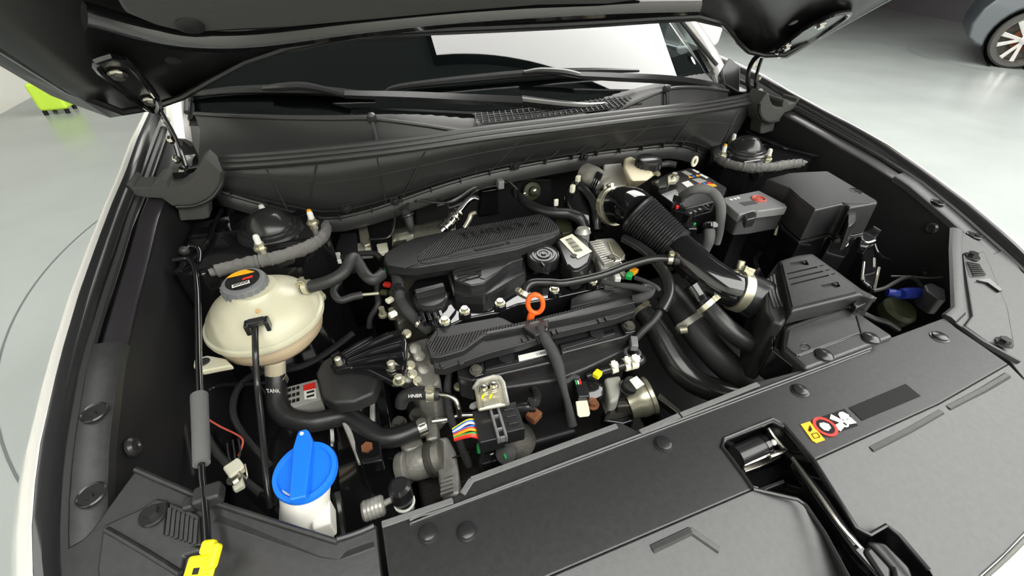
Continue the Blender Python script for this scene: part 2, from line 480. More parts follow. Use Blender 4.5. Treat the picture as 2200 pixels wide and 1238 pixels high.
for s, side in ((-1, 'left'), (1, 'right')):
    ys = dens(-.72, .6, 34)
    sweep(lambda xc, zc, zi: [(xc + .001, zc - .012), (xc + .001, zc), (xc + .006, zc + .001), (xc + .016, zc - .006), (xc + .034, zc - .03), (xc + .052, zc - .08), (xc + .064, zc - .18), (xc + .07, zc - .40), (xc + .05, zc - .46)], ys, s).done('fender', 'paint', car, angle=60)
    sweep(lambda xc, zc, zi: [(xc - .047, zi - .012), (xc - .046, zi - .003), (xc - .042, zi), (xc - .024, zi + .004), (xc - .020, zi + .001), (xc - .018, zi - .012), (xc - .004, zi - .014)], dens(-.43, .34, 26), s).done('fender_flange', 'inner_paint', car)
    ys2 = dens(-.70, .33, 30)
    sweep(lambda xc, zc, zi: [(xc - .012, zc - .016), (xc - .010, zc - .006), (xc - .006, zc - .001), (xc, zc + .0005), (xc + .001, zc - .01)], dens(-.70, .40, 30), s).done('shut_line_trim', 'plastic_satin', car)
    g = G()
    g.tube([V(s * (fy(y)[0] - .012), y, fy(y)[2] + (fy(y)[1] - fy(y)[2]) * .25) for y in ys2], .0065, 8, 1).done('weather_strip', 'rubber', car)
    G().tube([V(s * (fy(y)[0] - .0055), y, fy(y)[1] - .008) for y in ys2], .003, 6, 1).done('weather_strip', 'rubber_gloss', car)
    # inner wing liner
    sweep(lambda xc, zc, zi: [(xc - .047, zi - .006), (xc - .050, zi - .05), (xc - .060, zi - .2), (xc - .062, .35)], dens(-.62, .34, 22), s).done('inner_wing', 'liner', car)
    pinp = V(s * .716, -.39, .866)
    G().lathe([(.012, 0), (.012, .003), (.009, .006), (.006, .006), (.005, .004), (.001, .004)], pinp, (-s, 0, .12), 18).done('liner_clip', 'plastic_satin', car)
# bay floor, radiator support, firewall
G().box((0, -.22, .36), (1.52, 1.1, .02)).done('undertray', 'liner', car)
G().box((0, -.66, .55), (1.25, .03, .40)).done('radiator_support', 'liner', car)
G().grid([[V(x, .14 + .18 * x * x, z) for x in dens(-.72, .72, 13)] for z in (.36, .7, .86, .97)]).done('firewall', 'liner', car, solid=.01)

# ------------------------------------------------------------------ strut towers (mirrored left and right)
tw_out = [V(-.712, -.085, .912), V(-.67, -.105, .912)] + P(z4, [(780, 612), (1060, 555), (1310, 500), (1480, 428), (1560, 350), (1545, 285), (1400, 215), (1120, 165), (860, 120)], .912) + [V(-.66, .10, .912), V(-.712, .09, .912)]
seal_l = P(z4, [(775, 640), (900, 605), (1060, 570), (1180, 548), (1310, 510), (1420, 470), (1500, 425), (1545, 370), (1550, 310)], .908)
def mir(p, s): return V(p.x * -s, p.y, p.z) if s > 0 else p.copy()
for s in (-1, 1):
    top = [mir(p, s) for p in tw_out]
    cen = V(s * .575, 0, .912)
    bot = [V(cen.x + (p.x - cen.x) * 1.04, cen.y + (p.y - cen.y) * 1.04, .60) for p in top]
    G().loft2(top, bot).done('strut_tower', 'gloss_black', car, .006, 3)
    sl = [mir(p, s) for p in seal_l]
    dense = smooth_path(sl, 9)
    G().tube(dense, [(.0125 if 3 < i_ < len(dense) - 4 else .008) * random.uniform(.86, 1.1) for i_ in range(len(dense))], 12, 1, flat=.7).done('sealant_bead', 'sealant', car)
    pl = [mir(p, s) for p in P(z4, [(720, 715, .875), (800, 660, .898), (1060, 605, .898), (1300, 550, .898), (1420, 520, .897), (1400, 600, .878), (1240, 640, .872), (960, 680, .870)])]
    G().prism(pl, (0, .014, 0)).done('tower_bracket', 'gloss_black', car, .002)
    # pressed ribs in the tower
    q = lambda x, y: mir(z4(x, y, .914), s)
    G().tube([q(640, 400), q(820, 380), q(1010, 355)], .0028, 6, 4).done('pressed_rib', 'gloss_black', car)
    G().tube([q(1110, 470), q(1260, 445), q(1420, 415)], .0028, 6, 4).done('pressed_rib', 'gloss_black', car)
    tp = lambda x, y, z: V(s * x, y, z)
    lab = 'left' if s < 0 else 'right'
    G().lathe([(.058, 0), (.056, .005), (.048, .007), (.047, .011), (.042, .012), (.040, .018), (.024, .036), (.016, .039), (.001, .040)], tp(.570, .004, .912), (0, 0, 1), 30).done('strut_cap', 'plastic_satin', car)
    for (x, y, z, yel) in ((.497, .006, .912, 1), (.584, .066, .912, 0), (.585, -.055, .912, 0)):
        bo = bolt(tp(x, y, z), .0085, .011, car, 'zinc', name='strut_nut')
        G().lathe([(.0055, 0), (.0055, .012), (.004, .016), (.001, .0165)], tp(x, y, z + .010), (0, 0, 1), 12).done('stud_tip', 'label_white', bo)
        if yel: G().lathe([(.0045, 0), (.0035, .003), (.001, .0035)], tp(x, y, z + .0262), (0, 0, 1), 10).done('paint_mark', 'amber', bo)
    G().tube([tp(.705, -.10, .918), tp(.675, -.03, .918), tp(.668, .05, .92), tp(.66, .10, .925)], .004, 8, 3).done('tower_flange', 'gloss_black', car)

# ------------------------------------------------------------------ windscreen, pillars, scuttle
TA = math.tan(math.radians(29))
def yb(x): return .14 + .42 * x * x
rows = []
for k in range(9):
    sy = -.02 + .95 * k / 8
    rows.append([V(x, yb(x) + sy, 1.05 + TA * sy) for x in dens(-.72 + .06 * k / 8, .72 - .06 * k / 8, 25)])
G().grid(rows).done('windscreen', 'glass', car, angle=80)
G().grid([[V(x, yb(x) + sy, 1.05 + TA * sy - .006) for x in dens(-.73, .73, 17)] for sy in (-.03, .03, .07)]).done('windscreen_band', 'ink', car)
G().grid([[V(x, yb(x) + sy, zz) for x in dens(-.72, .72, 9)] for sy, zz in ((.02, 1.03), (.25, 1.07), (.5, 1.10), (.75, 1.08), (.8, .7))]).done('dashboard', 'ink', car)
G().prism([V(-.7, 1.5, .6), V(.7, 1.5, .6), V(.62, 1.55, 1.55), V(-.62, 1.55, 1.55)], (0, .05, 0)).done('cabin_dark_sheet', 'ink', car)  # unseen dark sheet added so the cabin reads black behind the glass
G().grid([[V(x, y, 1.50 + .03 * (1 - (x / .66) ** 2)) for x in dens(-.66, .66, 7)] for y in (1.02, 1.3, 1.6)]).done('roof', 'paint', car, solid=.02)
for s in (-1, 1):
    G().tube([V(s * .735, .30, 1.00), V(s * .725, .42, 1.10), V(s * .70, .70, 1.26), V(s * .66, 1.12, 1.50)], [.022, .020, .020, .022], 8, 4).done('a_pillar', 'paint', car)
    G().tube([V(s * .705, .32, 1.055), V(s * .70, .42, 1.105), V(s * .675, .70, 1.255), V(s * .635, 1.10, 1.49)], .006, 8, 4).done('pillar_trim', 'rubber_gloss', car)
    # triangular scuttle end trim (the other side lies behind the hood hinge)
    if s > 0: G().loft2([V(s * .650, .215, 1.028), V(s * .698, .196, 1.003), V(s * .705, .228, 1.068), V(s * .695, .27, 1.085), V(s * .668, .26, 1.055)],
              [V(s * .655, .235, 1.0), V(s * .71, .215, .98), V(s * .722, .25, 1.05), V(s * .71, .29, 1.07), V(s * .68, .28, 1.03)]).done('scuttle_end_trim', 'plastic_satin', car, .004)
    # door mirror stub and door top line
    G().loft2([V(s * .80, .62, 1.02), V(s * .97, .60, 1.05), V(s * .98, .60, 1.16), V(s * .82, .62, 1.17)], [V(s * .80, .74, 1.02), V(s * .95, .70, 1.06), V(s * .96, .70, 1.15), V(s * .82, .74, 1.16)]).done('door_mirror', 'paint', car, .02, 3)
    # side of the body
    G().prism([V(s * .84, .55, .35), V(s * .84, 1.9, .35), V(s * .80, 1.9, 1.08), V(s * .79, .55, 1.07)], (s * -.06, 0, 0)).done('door_panel', 'paint', car, .01)
    # hinge
    hg = G()
    hg.tube([V(s * .71, .16, .99), V(s * .712, .20, 1.05), V(s * .715, .19, 1.10), V(s * .72, .12, 1.14)], .008, 8, 4, flat=.5)
    hg.tube([V(s * .69, .10, .97), V(s * .694, .15, 1.04), V(s * .70, .16, 1.10)], .006, 8, 4, flat=.5)
    hg.box((s * .70, .14, .985), (.03, .09, .05))
    hg.done('hood_hinge', 'gloss_black', car)
    for t in range(3):
        bolt(V(s * .705, .135 + .02 * t, 1.02 + .03 * t), .006, .006, car, 'steel', (-s, -.4, .3), 'hinge_bolt')

# ------------------------------------------------------------------ hood
hood = thing('hood', 'open car hood with black underside and grey insulation pad', 'hood')
def hz(y): return 1.214 - .70 * y
U = V(0, -1, .70).normalized()            # forward/up along the open hood
NRM = V(0, -.70, -1).normalized()         # towards the engine
rear = [(0, .020, 1.213), (.12, .021, 1.2135), (.22, .025, 1.214), (.348, .05, 1.211), (.473, .10, 1.189), (.553, .15, 1.164), (.62, .182, 1.135), (.689, .200, 1.105), (.74, .187, 1.095), (.774, .15, 1.10), (.800, .115, 1.135), (.807, .09, 1.153)]
full = [(-x, y, z) for x, y, z in rear[::-1]] + rear[1:]
def hp(x, y, off=0.0):                    # point on hood underside
    return V(x, y, hz(y)) + NRM * off
g = G(); rows = []
xs_rear = full
for k, t in enumerate((0, .12, .3, .6, 1.0)):
    rw = []
    for (x, y, z) in xs_rear:
        sx = x * (1 - .03 * t) if abs(x) > .7 else x
        yf = -.76 + .10 * (x / .8) ** 2
        yy = y * (1 - t) + yf * t
        rw.append(hp(sx, yy) + V(0, 0, (z - hz(y)) * (1 - t) ** 2))
    rows.append(rw)
mat('hood_inner', (0.012, 0.0115, 0.012), 0.3)
g.grid(rows).done('inner_panel', 'hood_inner', hood, angle=60, solid=.004)
# outer skin offset above
rows2 = [[p - NRM * (.014 + .036 * (1 - (p.x / .82) ** 2)) + V(p.x * .002, 0, 0) for p in r] for r in rows]
G().grid(rows2).done('outer_skin', 'paint', hood, angle=60, solid=.002)
# folded rim round the edge
edge = [r[0] for r in rows[::-1]] + rows[0][1:] + [r[-1] for r in rows[1:]]
G().tube([p - NRM * .010 + U * .012 for p in edge], .007, 8, 1, flat=.7).done('hem_flange', 'gloss_black', hood)
ins = [V(p.x * .965, p.y, p.z) + U * .022 for p in edge]
G().tube([p + NRM * .003 for p in ins], .006, 8, 1).done('rim_bead', 'rubber_gloss', hood)
# insulation pad
pad_px = [(225, -60), (262, 8), (330, 36), (385, 50), (420, 52), (500, 47), (620, 42), (800, 26), (1000, 8), (1150, -3), (1300, -5), (1420, -20), (1480, -60)]
def onh(x, y, off=0.0):
    p = hit(x, y, lambda q: q.z - hz(q.y)); return p + NRM * off
pad = [onh(x, y, .012) for x, y in pad_px]
far = [V(.42, -.66, hz(-.66)), V(-.42, -.66, hz(-.66))]
mat('hood_pad', (0.07, 0.07, 0.068), 0.9, bump=0.5, bscale=300)
G().prism(pad + far, NRM * -.012).done('insulation_pad', 'hood_pad', hood, .006, 3)
G().lathe([(.016, 0), (.016, .003), (.010, .006), (.001, .006)], onh(402, 32, .012), NRM, 20).done('pad_clip', 'rubber', hood)
# stiffening ridge behind the pad
G().tube([onh(180, 30, .002), onh(300, 62, .002), onh(420, 80, .002), onh(560, 78, .002), onh(760, 52, .002), onh(1000, 28, .002), onh(1300, 12, .002), onh(1500, 8, .002)], .016, 8, 4, flat=.6).done('stiffening_ridge', 'gloss_black', hood)
for hx, hy, r in ((371, 125, .010), (1704, 45, .009), (400, 33, .004)):
    G().lathe([(r, 0), (r, .0015), (r * .8, .002), (.0005, .002)], onh(hx, hy, .003), NRM, 18).done('access_hole', 'rubber', hood)
# hinge recess on each side
for s, rp in ((-1, [(205, 125), (262, 120), (335, 205), (335, 232), (310, 225), (215, 150)]), (1, [(1668, 108), (1725, 60), (1790, 28), (1825, 25), (1800, 48), (1690, 118)])):
    G().tube([onh(x, y, .004) for x, y in rp + rp[:1]], .005, 6, 3).done('recess_rim', 'gloss_black', hood)
    c0 = sum(([onh(x, y, .002) for x, y in rp]), Vector()) / len(rp)
    G().prism([onh(x, y, .0025) for x, y in rp], NRM * -.004).done('recess_plate', 'plastic_satin', hood, .002)
    bolt(onh(*((250, 150) if s < 0 else (1762, 48)), .005), .009, .008, hood, 'steel', NRM)
    bolt(onh(*((318, 208) if s < 0 else (1690, 95)), .005), .008, .008, hood, 'steel', NRM)

# ------------------------------------------------------------------ cowl
cowl = thing('windscreen_cowl', 'dark grey plastic cowl panel with ribs along the firewall', 'panel')
def gseal(x): return -.005 + .25 * x * x
def glow(x): return .035 + .13 * x * x
SP = [(440, 345), (600, 335), (760, 320), (900, 303), (1050, 282), (1200, 264), (1350, 246), (1500, 228), (1622, 208)]
seal_pts = [hit(x, y, lambda q: q.y - gseal(q.x)) for x, y in SP]
LP = [(455, 405), (560, 437), (690, 468), (760, 460), (830, 440), (960, 395), (1080, 364), (1250, 334), (1380, 318), (1450, 312), (1500, 325), (1545, 350)]
low_pts = [hit(x, y, lambda q: q.y - glow(q.x)) for x, y in LP]
def resample(pts, n):
    pts = smooth_path(pts, 8); d = [0]
    for i in range(1, len(pts)): d.append(d[-1] + (pts[i] - pts[i - 1]).length)
    out = []
    for k in range(n):
        t = d[-1] * k / (n - 1); i = 0
        while i < len(d) - 2 and d[i + 1] < t: i += 1
        u = (t - d[i]) / max(d[i + 1] - d[i], 1e-9); out.append(pts[i].lerp(pts[i + 1], u))
    return out
ra = resample(seal_pts, 40); rb = resample(low_pts, 40)
G().grid([[a + V(0, -.004, -.012) for a in ra], [a.lerp(b, .33) + V(0, -.006, 0) for a, b in zip(ra, rb)], [a.lerp(b, .66) + V(0, -.004, 0) for a, b in zip(ra, rb)], rb]).done('front_wall', 'plastic_cowl', cowl, angle=60, solid=.003)
G().tube(rb, .0045, 8, 1).done('lower_rib', 'plastic_satin', cowl)
G().tube([b.lerp(a, .12) + V(0, -.004, 0) for a, b in zip(ra, rb)][2:38], .002, 6, 1).done('lower_rib', 'plastic_satin', cowl)
G().grid([[p + V(0, -.002, 0) for p in rb], [p + V(0, .006, -.036) for p in rb], [p + V(0, .03, -.05) for p in rb]]).done('lower_flange', 'plastic_cowl', cowl, solid=.003)
# ribs pressed in the wall: along the length and across it
G().tube([a.lerp(b, .42) + V(0, -.007, 0) for a, b in zip(ra, rb)], .0014, 6, 1).done('long_rib', 'plastic_cowl', cowl)
for i in (3, 6, 9, 12, 15, 18, 20, 22, 24, 26, 28, 31, 34, 37):
    a, b = ra[i], rb[min(i + (1 if i % 2 else -1), 39)]
    if i in (20, 22, 24, 26): a = a.lerp(b, .6)
    G().tube([a.lerp(b, .16) + V(0, -.007, 0), a.lerp(b, .5) + V(0, -.007, 0), a.lerp(b, .95) + V(0, -.004, 0)], .0018, 6, 2).done('cross_rib', 'plastic_cowl', cowl)
for i in range(1, 39, 2):
    b = rb[i]
    G().box(b + V(0, -.006, .004), (.0025, .010, .014)).done('edge_tooth', 'plastic_satin', cowl)
for x, y in ((848, 432), (1105, 356), (1255, 337), (744, 447), (905, 382)):
    p = hit(x, y, lambda q: q.y - glow(q.x) + .006)
    G().lathe([(.010, 0), (.010, .003), (.006, .004), (.005, .009), (.001, .010)], p, (0, -1, .25), 14).done('cowl_clip', 'ink', cowl)
# rubber seal on top
sl = thing('cowl_seal', 'long ribbed rubber seal strip along the top of the cowl panel', 'seal')
sp_ = resample(seal_pts, 50)
for off, r in ((V(0, .012, .001), .0065), (V(0, .0, -.004), .006), (V(0, -.010, -.010), .006)):
    G().tube([p + off for p in sp_], r, 8, 1).done('seal_lip', 'seal_rubber', sl)
G().tube([p + V(0, .004, -.009) for p in sp_], .008, 8, 1, flat=.5).done('seal_base', 'rubber', sl)

# top cover between the seal and the windscreen
ct = thing('cowl_top_cover', 'black plastic scuttle cover with air grille below the windscreen', 'panel')
lipx = [-.68, -.60, -.50, -.40, -.345, -.25, -.15, -.05, .05, .15, .25, .345, .42, .50, .58, .65]
def lipz(x):
    if x < -.3: return 1.0625
    x = abs(x); return interp(x, [0, .1, .2, .28, .345, .45, .55, .68], [1.012, 1.018, 1.035, 1.055, 1.063, 1.056, 1.035, 1.005])
def lipy(x): return .055 + (.47 if x < 0 else .33) * x * x
lip = resample([V(x, lipy(x), lipz(x)) for x in lipx], 50)
G().tube(lip, .0045, 8, 1).done('front_lip', 'plastic_cowl', ct)
G().grid([lip, [V(p.x, p.y - .012, p.z - .03) for p in lip], [V(p.x, gseal(p.x) + .045, 1.0) for p in lip], [V(p.x, gseal(p.x) + .012, 1.005) for p in lip]]).done('front_trough', 'plastic_cowl', ct, angle=70)
G().grid([lip, [V(p.x, (lipy(p.x) + yb(p.x)) / 2, (lipz(p.x) + 1.045) / 2 - .006) for p in lip], [V(p.x, yb(p.x) + .01, 1.05) for p in lip]]).done('deck', 'plastic_cowl', ct, angle=70)
for x in (-.345, .345):
    G().lathe([(.009, -.006), (.010, .002), (.007, .009), (.001, .011)], V(x, lipy(x) - .004, lipz(x) + .002), (0, -.4, 1), 14).done('lip_clip', 'plastic_cowl', ct)
    G().tube([V(x, lipy(x) - .009, lipz(x) - .004), V(x, lipy(x) - .018, lipz(x) - .024), V(x, gseal(x) + .04, 1.0)], .004, 6, 2).done('trough_rib', 'plastic_cowl', ct)
gr = G()
for i in range(30):
    x = -.14 + .40 * i / 29
    for (j0, j1) in ((0, 1),):
        gr.boxaxes(V(x + .01, .105 + .2 * x * x, 1.043), V(.0012, 0, 0), V(.012, .045, 0), V(0, 0, .002))
for j in range(8):
    y = .06 + .014 * j
    gr.tube([V(x, y + .2 * x * x, 1.043) for x in dens(-.13, .27, 9)], .0018, 4, 1)
gr.done('air_grille', 'plastic_cowl', ct)

# grey foam end blocks of the cowl
prof_px = [(740, 1092), (765, 1070), (790, 1082), (800, 1105), (895, 1102), (925, 1060), (960, 1045), (990, 1060), (1000, 1108), (1060, 1100), (1120, 1070), (1160, 1020), (1185, 960), (1215, 930), (1260, 970), (1300, 1010), (1330, 1060), (1300, 1140), (1240, 1190), (1120, 1215), (1020, 1215), (960, 1170), (860, 1165), (790, 1150), (775, 1125)]
prof3 = [PY(x / 2.75, y / 2.75, .058) for x, y in prof_px]
for s, nm in ((-1, 'beside the coolant tank side wing'), (1, 'beside the fuse box side wing')):
    eb = thing('cowl_end_block', 'grey foam saddle block at the cowl end ' + nm, 'foam block')
    pr = [mir(p, s) for p in prof3]
    G().prism([p + V(0, -.004, 0) for p in pr], (0, .05, 0)).done('saddle', 'foam', eb, .004)
    lg = [mir(PY(x / 2.75, y / 2.75, .062), s) for x, y in ((1040, 1190), (1230, 1170), (1240, 1290), (1200, 1300), (1060, 1310))]
    G().prism(lg, (0, .04, 0)).done('leg_block', 'foam', eb, .004)
    G().tube([mir(PY(x / 2.75, y / 2.75, .05), s) for x, y in ((1040, 1222), (1150, 1215), (1250, 1170), (1310, 1090), (1318, 1020))], .0035, 8, 4).done('trim_cord', 'rubber_gloss', eb)

# ------------------------------------------------------------------ wipers
def glassz(q, off): return q.z - (1.05 + TA * (q.y - yb(q.x))) - off
def gp(x, y, off=.02): return hit(x, y, lambda q: glassz(q, off))
w1 = thing('wiper', 'black windscreen wiper whose arm pivots beside the scuttle air grille', 'wiper')
arm = [gp(1300, 230, .012), gp(1250, 232, .02), gp(1190, 226, .024), gp(1120, 217, .026)]
G().tube(arm, [.011, .012, .012, .012], 10, 4, flat=.6, hint=(0, 0, 1)).done('arm_base', 'gloss_black', w1)
G().tube([gp(1122, 219, .026), gp(1000, 213, .026), gp(880, 207, .026), gp(740, 203, .026)], [.012, .011, .010, .008], 4, 4, flat=.75).done('arm', 'plastic_satin', w1)
G().ball(gp(1300, 231, .018), .011).done('pivot_cap', 'plastic_satin', w1)
G().tube([gp(740, 203, .028), gp(660, 186, .03), gp(600, 187, .03), gp(565, 190, .026)], [.006, .009, .008, .004], 8, 4).done('blade_adapter', 'plastic_satin', w1)
G().tube([gp(402, 205, .012), gp(500, 194, .014), gp(620, 192, .015), gp(720, 196, .014), gp(802, 203, .010)], [.005, .008, .010, .008, .004], 6, 5).done('blade', 'rubber_gloss', w1)
w2 = thing('wiper', 'black windscreen wiper lying on the white reflection in the glass', 'wiper')
G().tube([gp(1588, 204, .012), gp(1530, 186, .022), gp(1440, 172, .026), gp(1330, 166, .026), gp(1245, 162, .026)], [.012, .012, .011, .010, .008], 4, 4, flat=.75).done('arm', 'plastic_satin', w2)
G().tube([gp(1245, 162, .028), gp(1210, 155, .03), gp(1160, 152, .03), gp(1125, 156, .026)], [.007, .008, .007, .004], 8, 4).done('blade_adapter', 'plastic_satin', w2)
G().tube([gp(828, 198, .008), gp(860, 186, .012), gp(1000, 170, .014), gp(1150, 157, .015), gp(1280, 152, .013), gp(1372, 152, .008)], [.004, .006, .008, .009, .007, .004], 6, 5).done('blade', 'rubber_gloss', w2)

# ================================================================== front covers over the radiator
ZP = .857
fc = thing('radiator_cover', 'wide black plastic cover over the radiator with hood latch slot', 'cover')
edge_px = [(818, 1119), (974, 1069), (985, 1060), (1008, 1027), (1323, 909), (1334, 908), (1369, 925), (1453, 887), (1625, 820), (1734, 791), (1922, 722), (2029, 682)]
seamR = [(2054, 704), (2110, 742), (2167, 782), (2195, 818)]
P1 = F0(1618, 1051, ZP); P3 = F0(2018, 867, ZP)
cdir = (P3 - P1).normalized(); cn = V(cdir.y, -cdir.x, 0)
if cn.y > 0: cn = -cn
def crease_d(p): return (Vector((p.x, p.y, 0)) - Vector((P1.x, P1.y, 0))).dot(cn)
def front(x, y): return hit(x, y, lambda q: q.z - (ZP - .25 * max(0.0, crease_d(q))), .1, 3)
def flat(pts, z=ZP): return [F0(x, y, z) for x, y in pts]
cl = [(1180, 1238), (1400, 1144), (1618, 1051)]
cr = [(1749, 989), (2018, 867), (2195, 787)]
notch = [(1618, 1051), (1593, 1015), (1551, 960), (1557, 942), (1660, 900), (1685, 913), (1749, 989)]
sl0 = F0(835, 1240, ZP); sl1 = sl0 + (sl0 - F0(818, 1119, ZP)) * 2.2
c_left = V(-.46, sl1.y - .0, ZP)
rear_poly = flat(edge_px + seamR[:3]) + flat([(2018, 867)] + notch[::-1]) + flat([(1400, 1144), (1180, 1238)]) + [F0(980, 1330, ZP), sl1, sl0]
G().prism(rear_poly, (0, 0, -.009)).done('rear_panel', 'plastic_panel', fc, .002)
lch = [(1618, 1051), (1713, 1073), (1730, 1085), (1771, 1145), (1822, 1240), (1860, 1330)]
lpoly = [front(x, y) for x, y in lch] + [front(1700, 1500), front(1000, 1700)] + [F0(980, 1330, ZP)] + flat([(1180, 1238), (1400, 1144)])
G().prism(lpoly, (0, 0, -.009)).done('front_panel', 'plastic_panel', fc, .002)
rch = [(1749, 989), (1840, 1134), (1869, 1149), (1904, 1129), (1931, 1149), (1996, 1225), (2040, 1300)]
rpoly = [front(x, y) for x, y in rch] + [front(2075, 1275), front(2109, 1236), front(2160, 1190), front(2215, 1132), front(2225, 840)] + flat([(2167, 782), (2018, 867)])
G().prism(rpoly, (0, 0, -.009)).done('front_panel', 'plastic_panel', fc, .002)
# raised double ridge and foam strip along the engine edge
G().tube(flat([(880, 1118), (905, 1107), (960, 1092), (1200, 1000), (1450, 906), (1700, 812), (1870, 748)], ZP + .001), .0022, 6, 3).done('ridge', 'plastic_panel', fc)
G().tube(flat([(885, 1126), (912, 1113), (1200, 1006), (1450, 912), (1700, 818), (1868, 754)], ZP + .001), .0016, 6, 3).done('ridge', 'plastic_panel', fc)
for a, b in (((820, 1122), (972, 1071)), ((988, 1060), (1008, 1029)), ((1010, 1027), (1322, 912)), ((1371, 926), (1455, 890)), ((1458, 889), (1624, 823))):
    pa, pb = F0(*a, ZP + .001), F0(*b, ZP + .001); d = (pb - pa).normalized(); q = V(d.y, -d.x, 0)
    if q.y > 0: q = -q
    G().prism([pa, pb, pb + q * .007, pa + q * .007], (0, 0, .003)).done('edge_foam', 'foam_light', fc, .001)
# embossed outlines on the sloping front
def strip(name, pts, w, h, m, parent):
    for i in range(len(pts) - 1):
        a, b = pts[i], pts[i + 1]; d = (b - a).normalized(); q = V(-d.y, d.x, 0).normalized()
        G().loft2([a + q * w * .5 + V(0, 0, h), b + q * w * .5 + V(0, 0, h), b - q * w * .5 + V(0, 0, h), a - q * w * .5 + V(0, 0, h)],
                  [a + q * w - V(0, 0, .002), b + q * w - V(0, 0, .002), b - q * w - V(0, 0, .002), a - q * w - V(0, 0, .002)]).done(name, m, parent)
for pts, m in (([(1400, 1178), (1483, 1139), (1545, 1182)], 'plastic_panel'), ([(1871, 965), (1950, 925), (2022, 884)], 'plastic_panel'), ([(2036, 876), (2110, 838), (2165, 805)], 'plastic_panel')):
    strip('embossed_line', [front(x, y) for x, y in pts], .005, .0012, m, fc)
# push clips
for i, (x, y, r) in enumerate(((920, 1147, .0085), (1003, 1143, .0085), (1425, 955, .0095), (1718, 840, .0095), (2018, 725, .0105))):
    p = F0(x, y, ZP)
    G().lathe([(r * 1.25, 0), (r * 1.2, .0012), (r, .0016), (r * .95, .004), (r * .5, .0055), (.0005, .0056)], p, (0, 0, 1), 22).done('push_clip', 'plastic_satin', fc)
# hood latch bay below the slot
lb = [F0(x, y, ZP - .009) for x, y in ((1551, 960), (1557, 942), (1660, 900), (1685, 913), (1749, 989), (1840, 1134), (1869, 1149), (1904, 1129), (1931, 1149), (1996, 1225), (2040, 1300), (1860, 1330), (1822, 1240), (1771, 1145), (1713, 1073), (1618, 1051), (1593, 1015))]
cen = sum(lb, Vector()) / len(lb)
g = G(); tv = [g.b.verts.new(p) for p in lb]; bv = [g.b.verts.new(V(p.x, p.y, p.z - .075)) for i, p in enumerate(lb)]
g.bridge(tv, bv); g.b.faces.new(bv)
g.done('latch_well', 'gloss_black', fc)
G().tube([F0(x, y, ZP + .0008) for x, y in notch + [(1840, 1134), (1869, 1149), (1904, 1129), (1931, 1149), (1996, 1225)]], .0022, 6, 1).done('slot_rim', 'plastic_satin', fc)
G().tube([F0(x, y, ZP + .0008) for x, y in lch], .0022, 6, 1).done('slot_rim', 'plastic_satin', fc)
G().prism([F0(x, y, ZP + .002) for x, y in ((1551, 958), (1557, 940), (1660, 899), (1688, 912), (1684, 918), (1660, 907), (1563, 945))], (0, 0, -.004)).done('slot_lip', 'plastic_panel', fc, .001)
lt = thing('hood_latch', 'black metal hood latch inside the radiator cover slot', 'latch')
zl = ZP - .035
G().cyl(f3(500, 500, zl), f3(650, 435, zl + .004), .0135, n=20).done('spring_drum', 'plastic_satin', lt)
G().cyl(f3(650, 435, zl + .004), f3(672, 425, zl + .005), .0145, n=20).done('drum_collar', 'gloss_black', lt)
G().tube([f3(690, 330, zl + .015), f3(720, 380, zl + .012), f3(770, 440, zl + .01), f3(785, 465, zl + .01), f3(700, 500, zl + .008)], .003, 8, 3).done('striker_hook', 'steel', lt)
G().tube([f3(545, 550, zl), f3(620, 520, zl + .003), f3(700, 485, zl + .005), f3(770, 462, zl + .005)], .0024, 8, 2).done('release_rod', 'steel', lt)
G().prism(P(f3, [(540, 560), (690, 500), (760, 480), (770, 500), (640, 560), (555, 590)], zl - .005), (0, 0, -.006)).done('latch_plate', 'steel', lt, .001)
G().prism(P(f3, [(530, 600), (830, 510), (840, 560), (640, 690), (590, 680)], zl - .032), (0, 0, -.010)).done('latch_body', 'gloss_black', lt, .003)
G().prism(P(f3, [(620, 690), (780, 630), (790, 650), (640, 710)], zl), (0, 0, -.004)).done('latch_pad', 'plastic_satin', lt, .001)
G().ball(f3(720, 415, zl + .012), .004).done('rivet', 'label_white', lt)
G().ball(f3(740, 340, zl + .012), .010).done('grommet', 'rubber', lt)
cb = thing('latch_handle_arm', 'black latch release arm running through the cover channel', 'lever')
G().tube([f3(830, 505, ZP - .012), f3(960, 690, ZP - .012), f3(1110, 900, ZP - .014), f3(1235, 1040, ZP - .018)], .0026, 8, 3).done('arm_edge', 'steel', cb)
G().prism(P(f3, [(830, 520), (870, 520), (1020, 700), (1240, 1010), (1400, 1170), (1440, 1230), (1380, 1260), (1200, 1060), (960, 730)], ZP - .016), (0, 0, -.012)).done('arm_plate', 'gloss_black', cb, .003)
G().prism(P(f3, [(1255, 1045), (1290, 1020), (1420, 1160), (1420, 1230), (1380, 1235)], ZP - .012), (0, 0, -.014)).done('finger_pad', 'plastic_satin', cb, .004)
G().prism(P(f3, [(1270, 990), (1380, 1000), (1530, 1150), (1560, 1230), (1440, 1230), (1420, 1150)], ZP - .014), (0, 0, -.02)).done('pad_housing', 'plastic_satin', cb, .004)

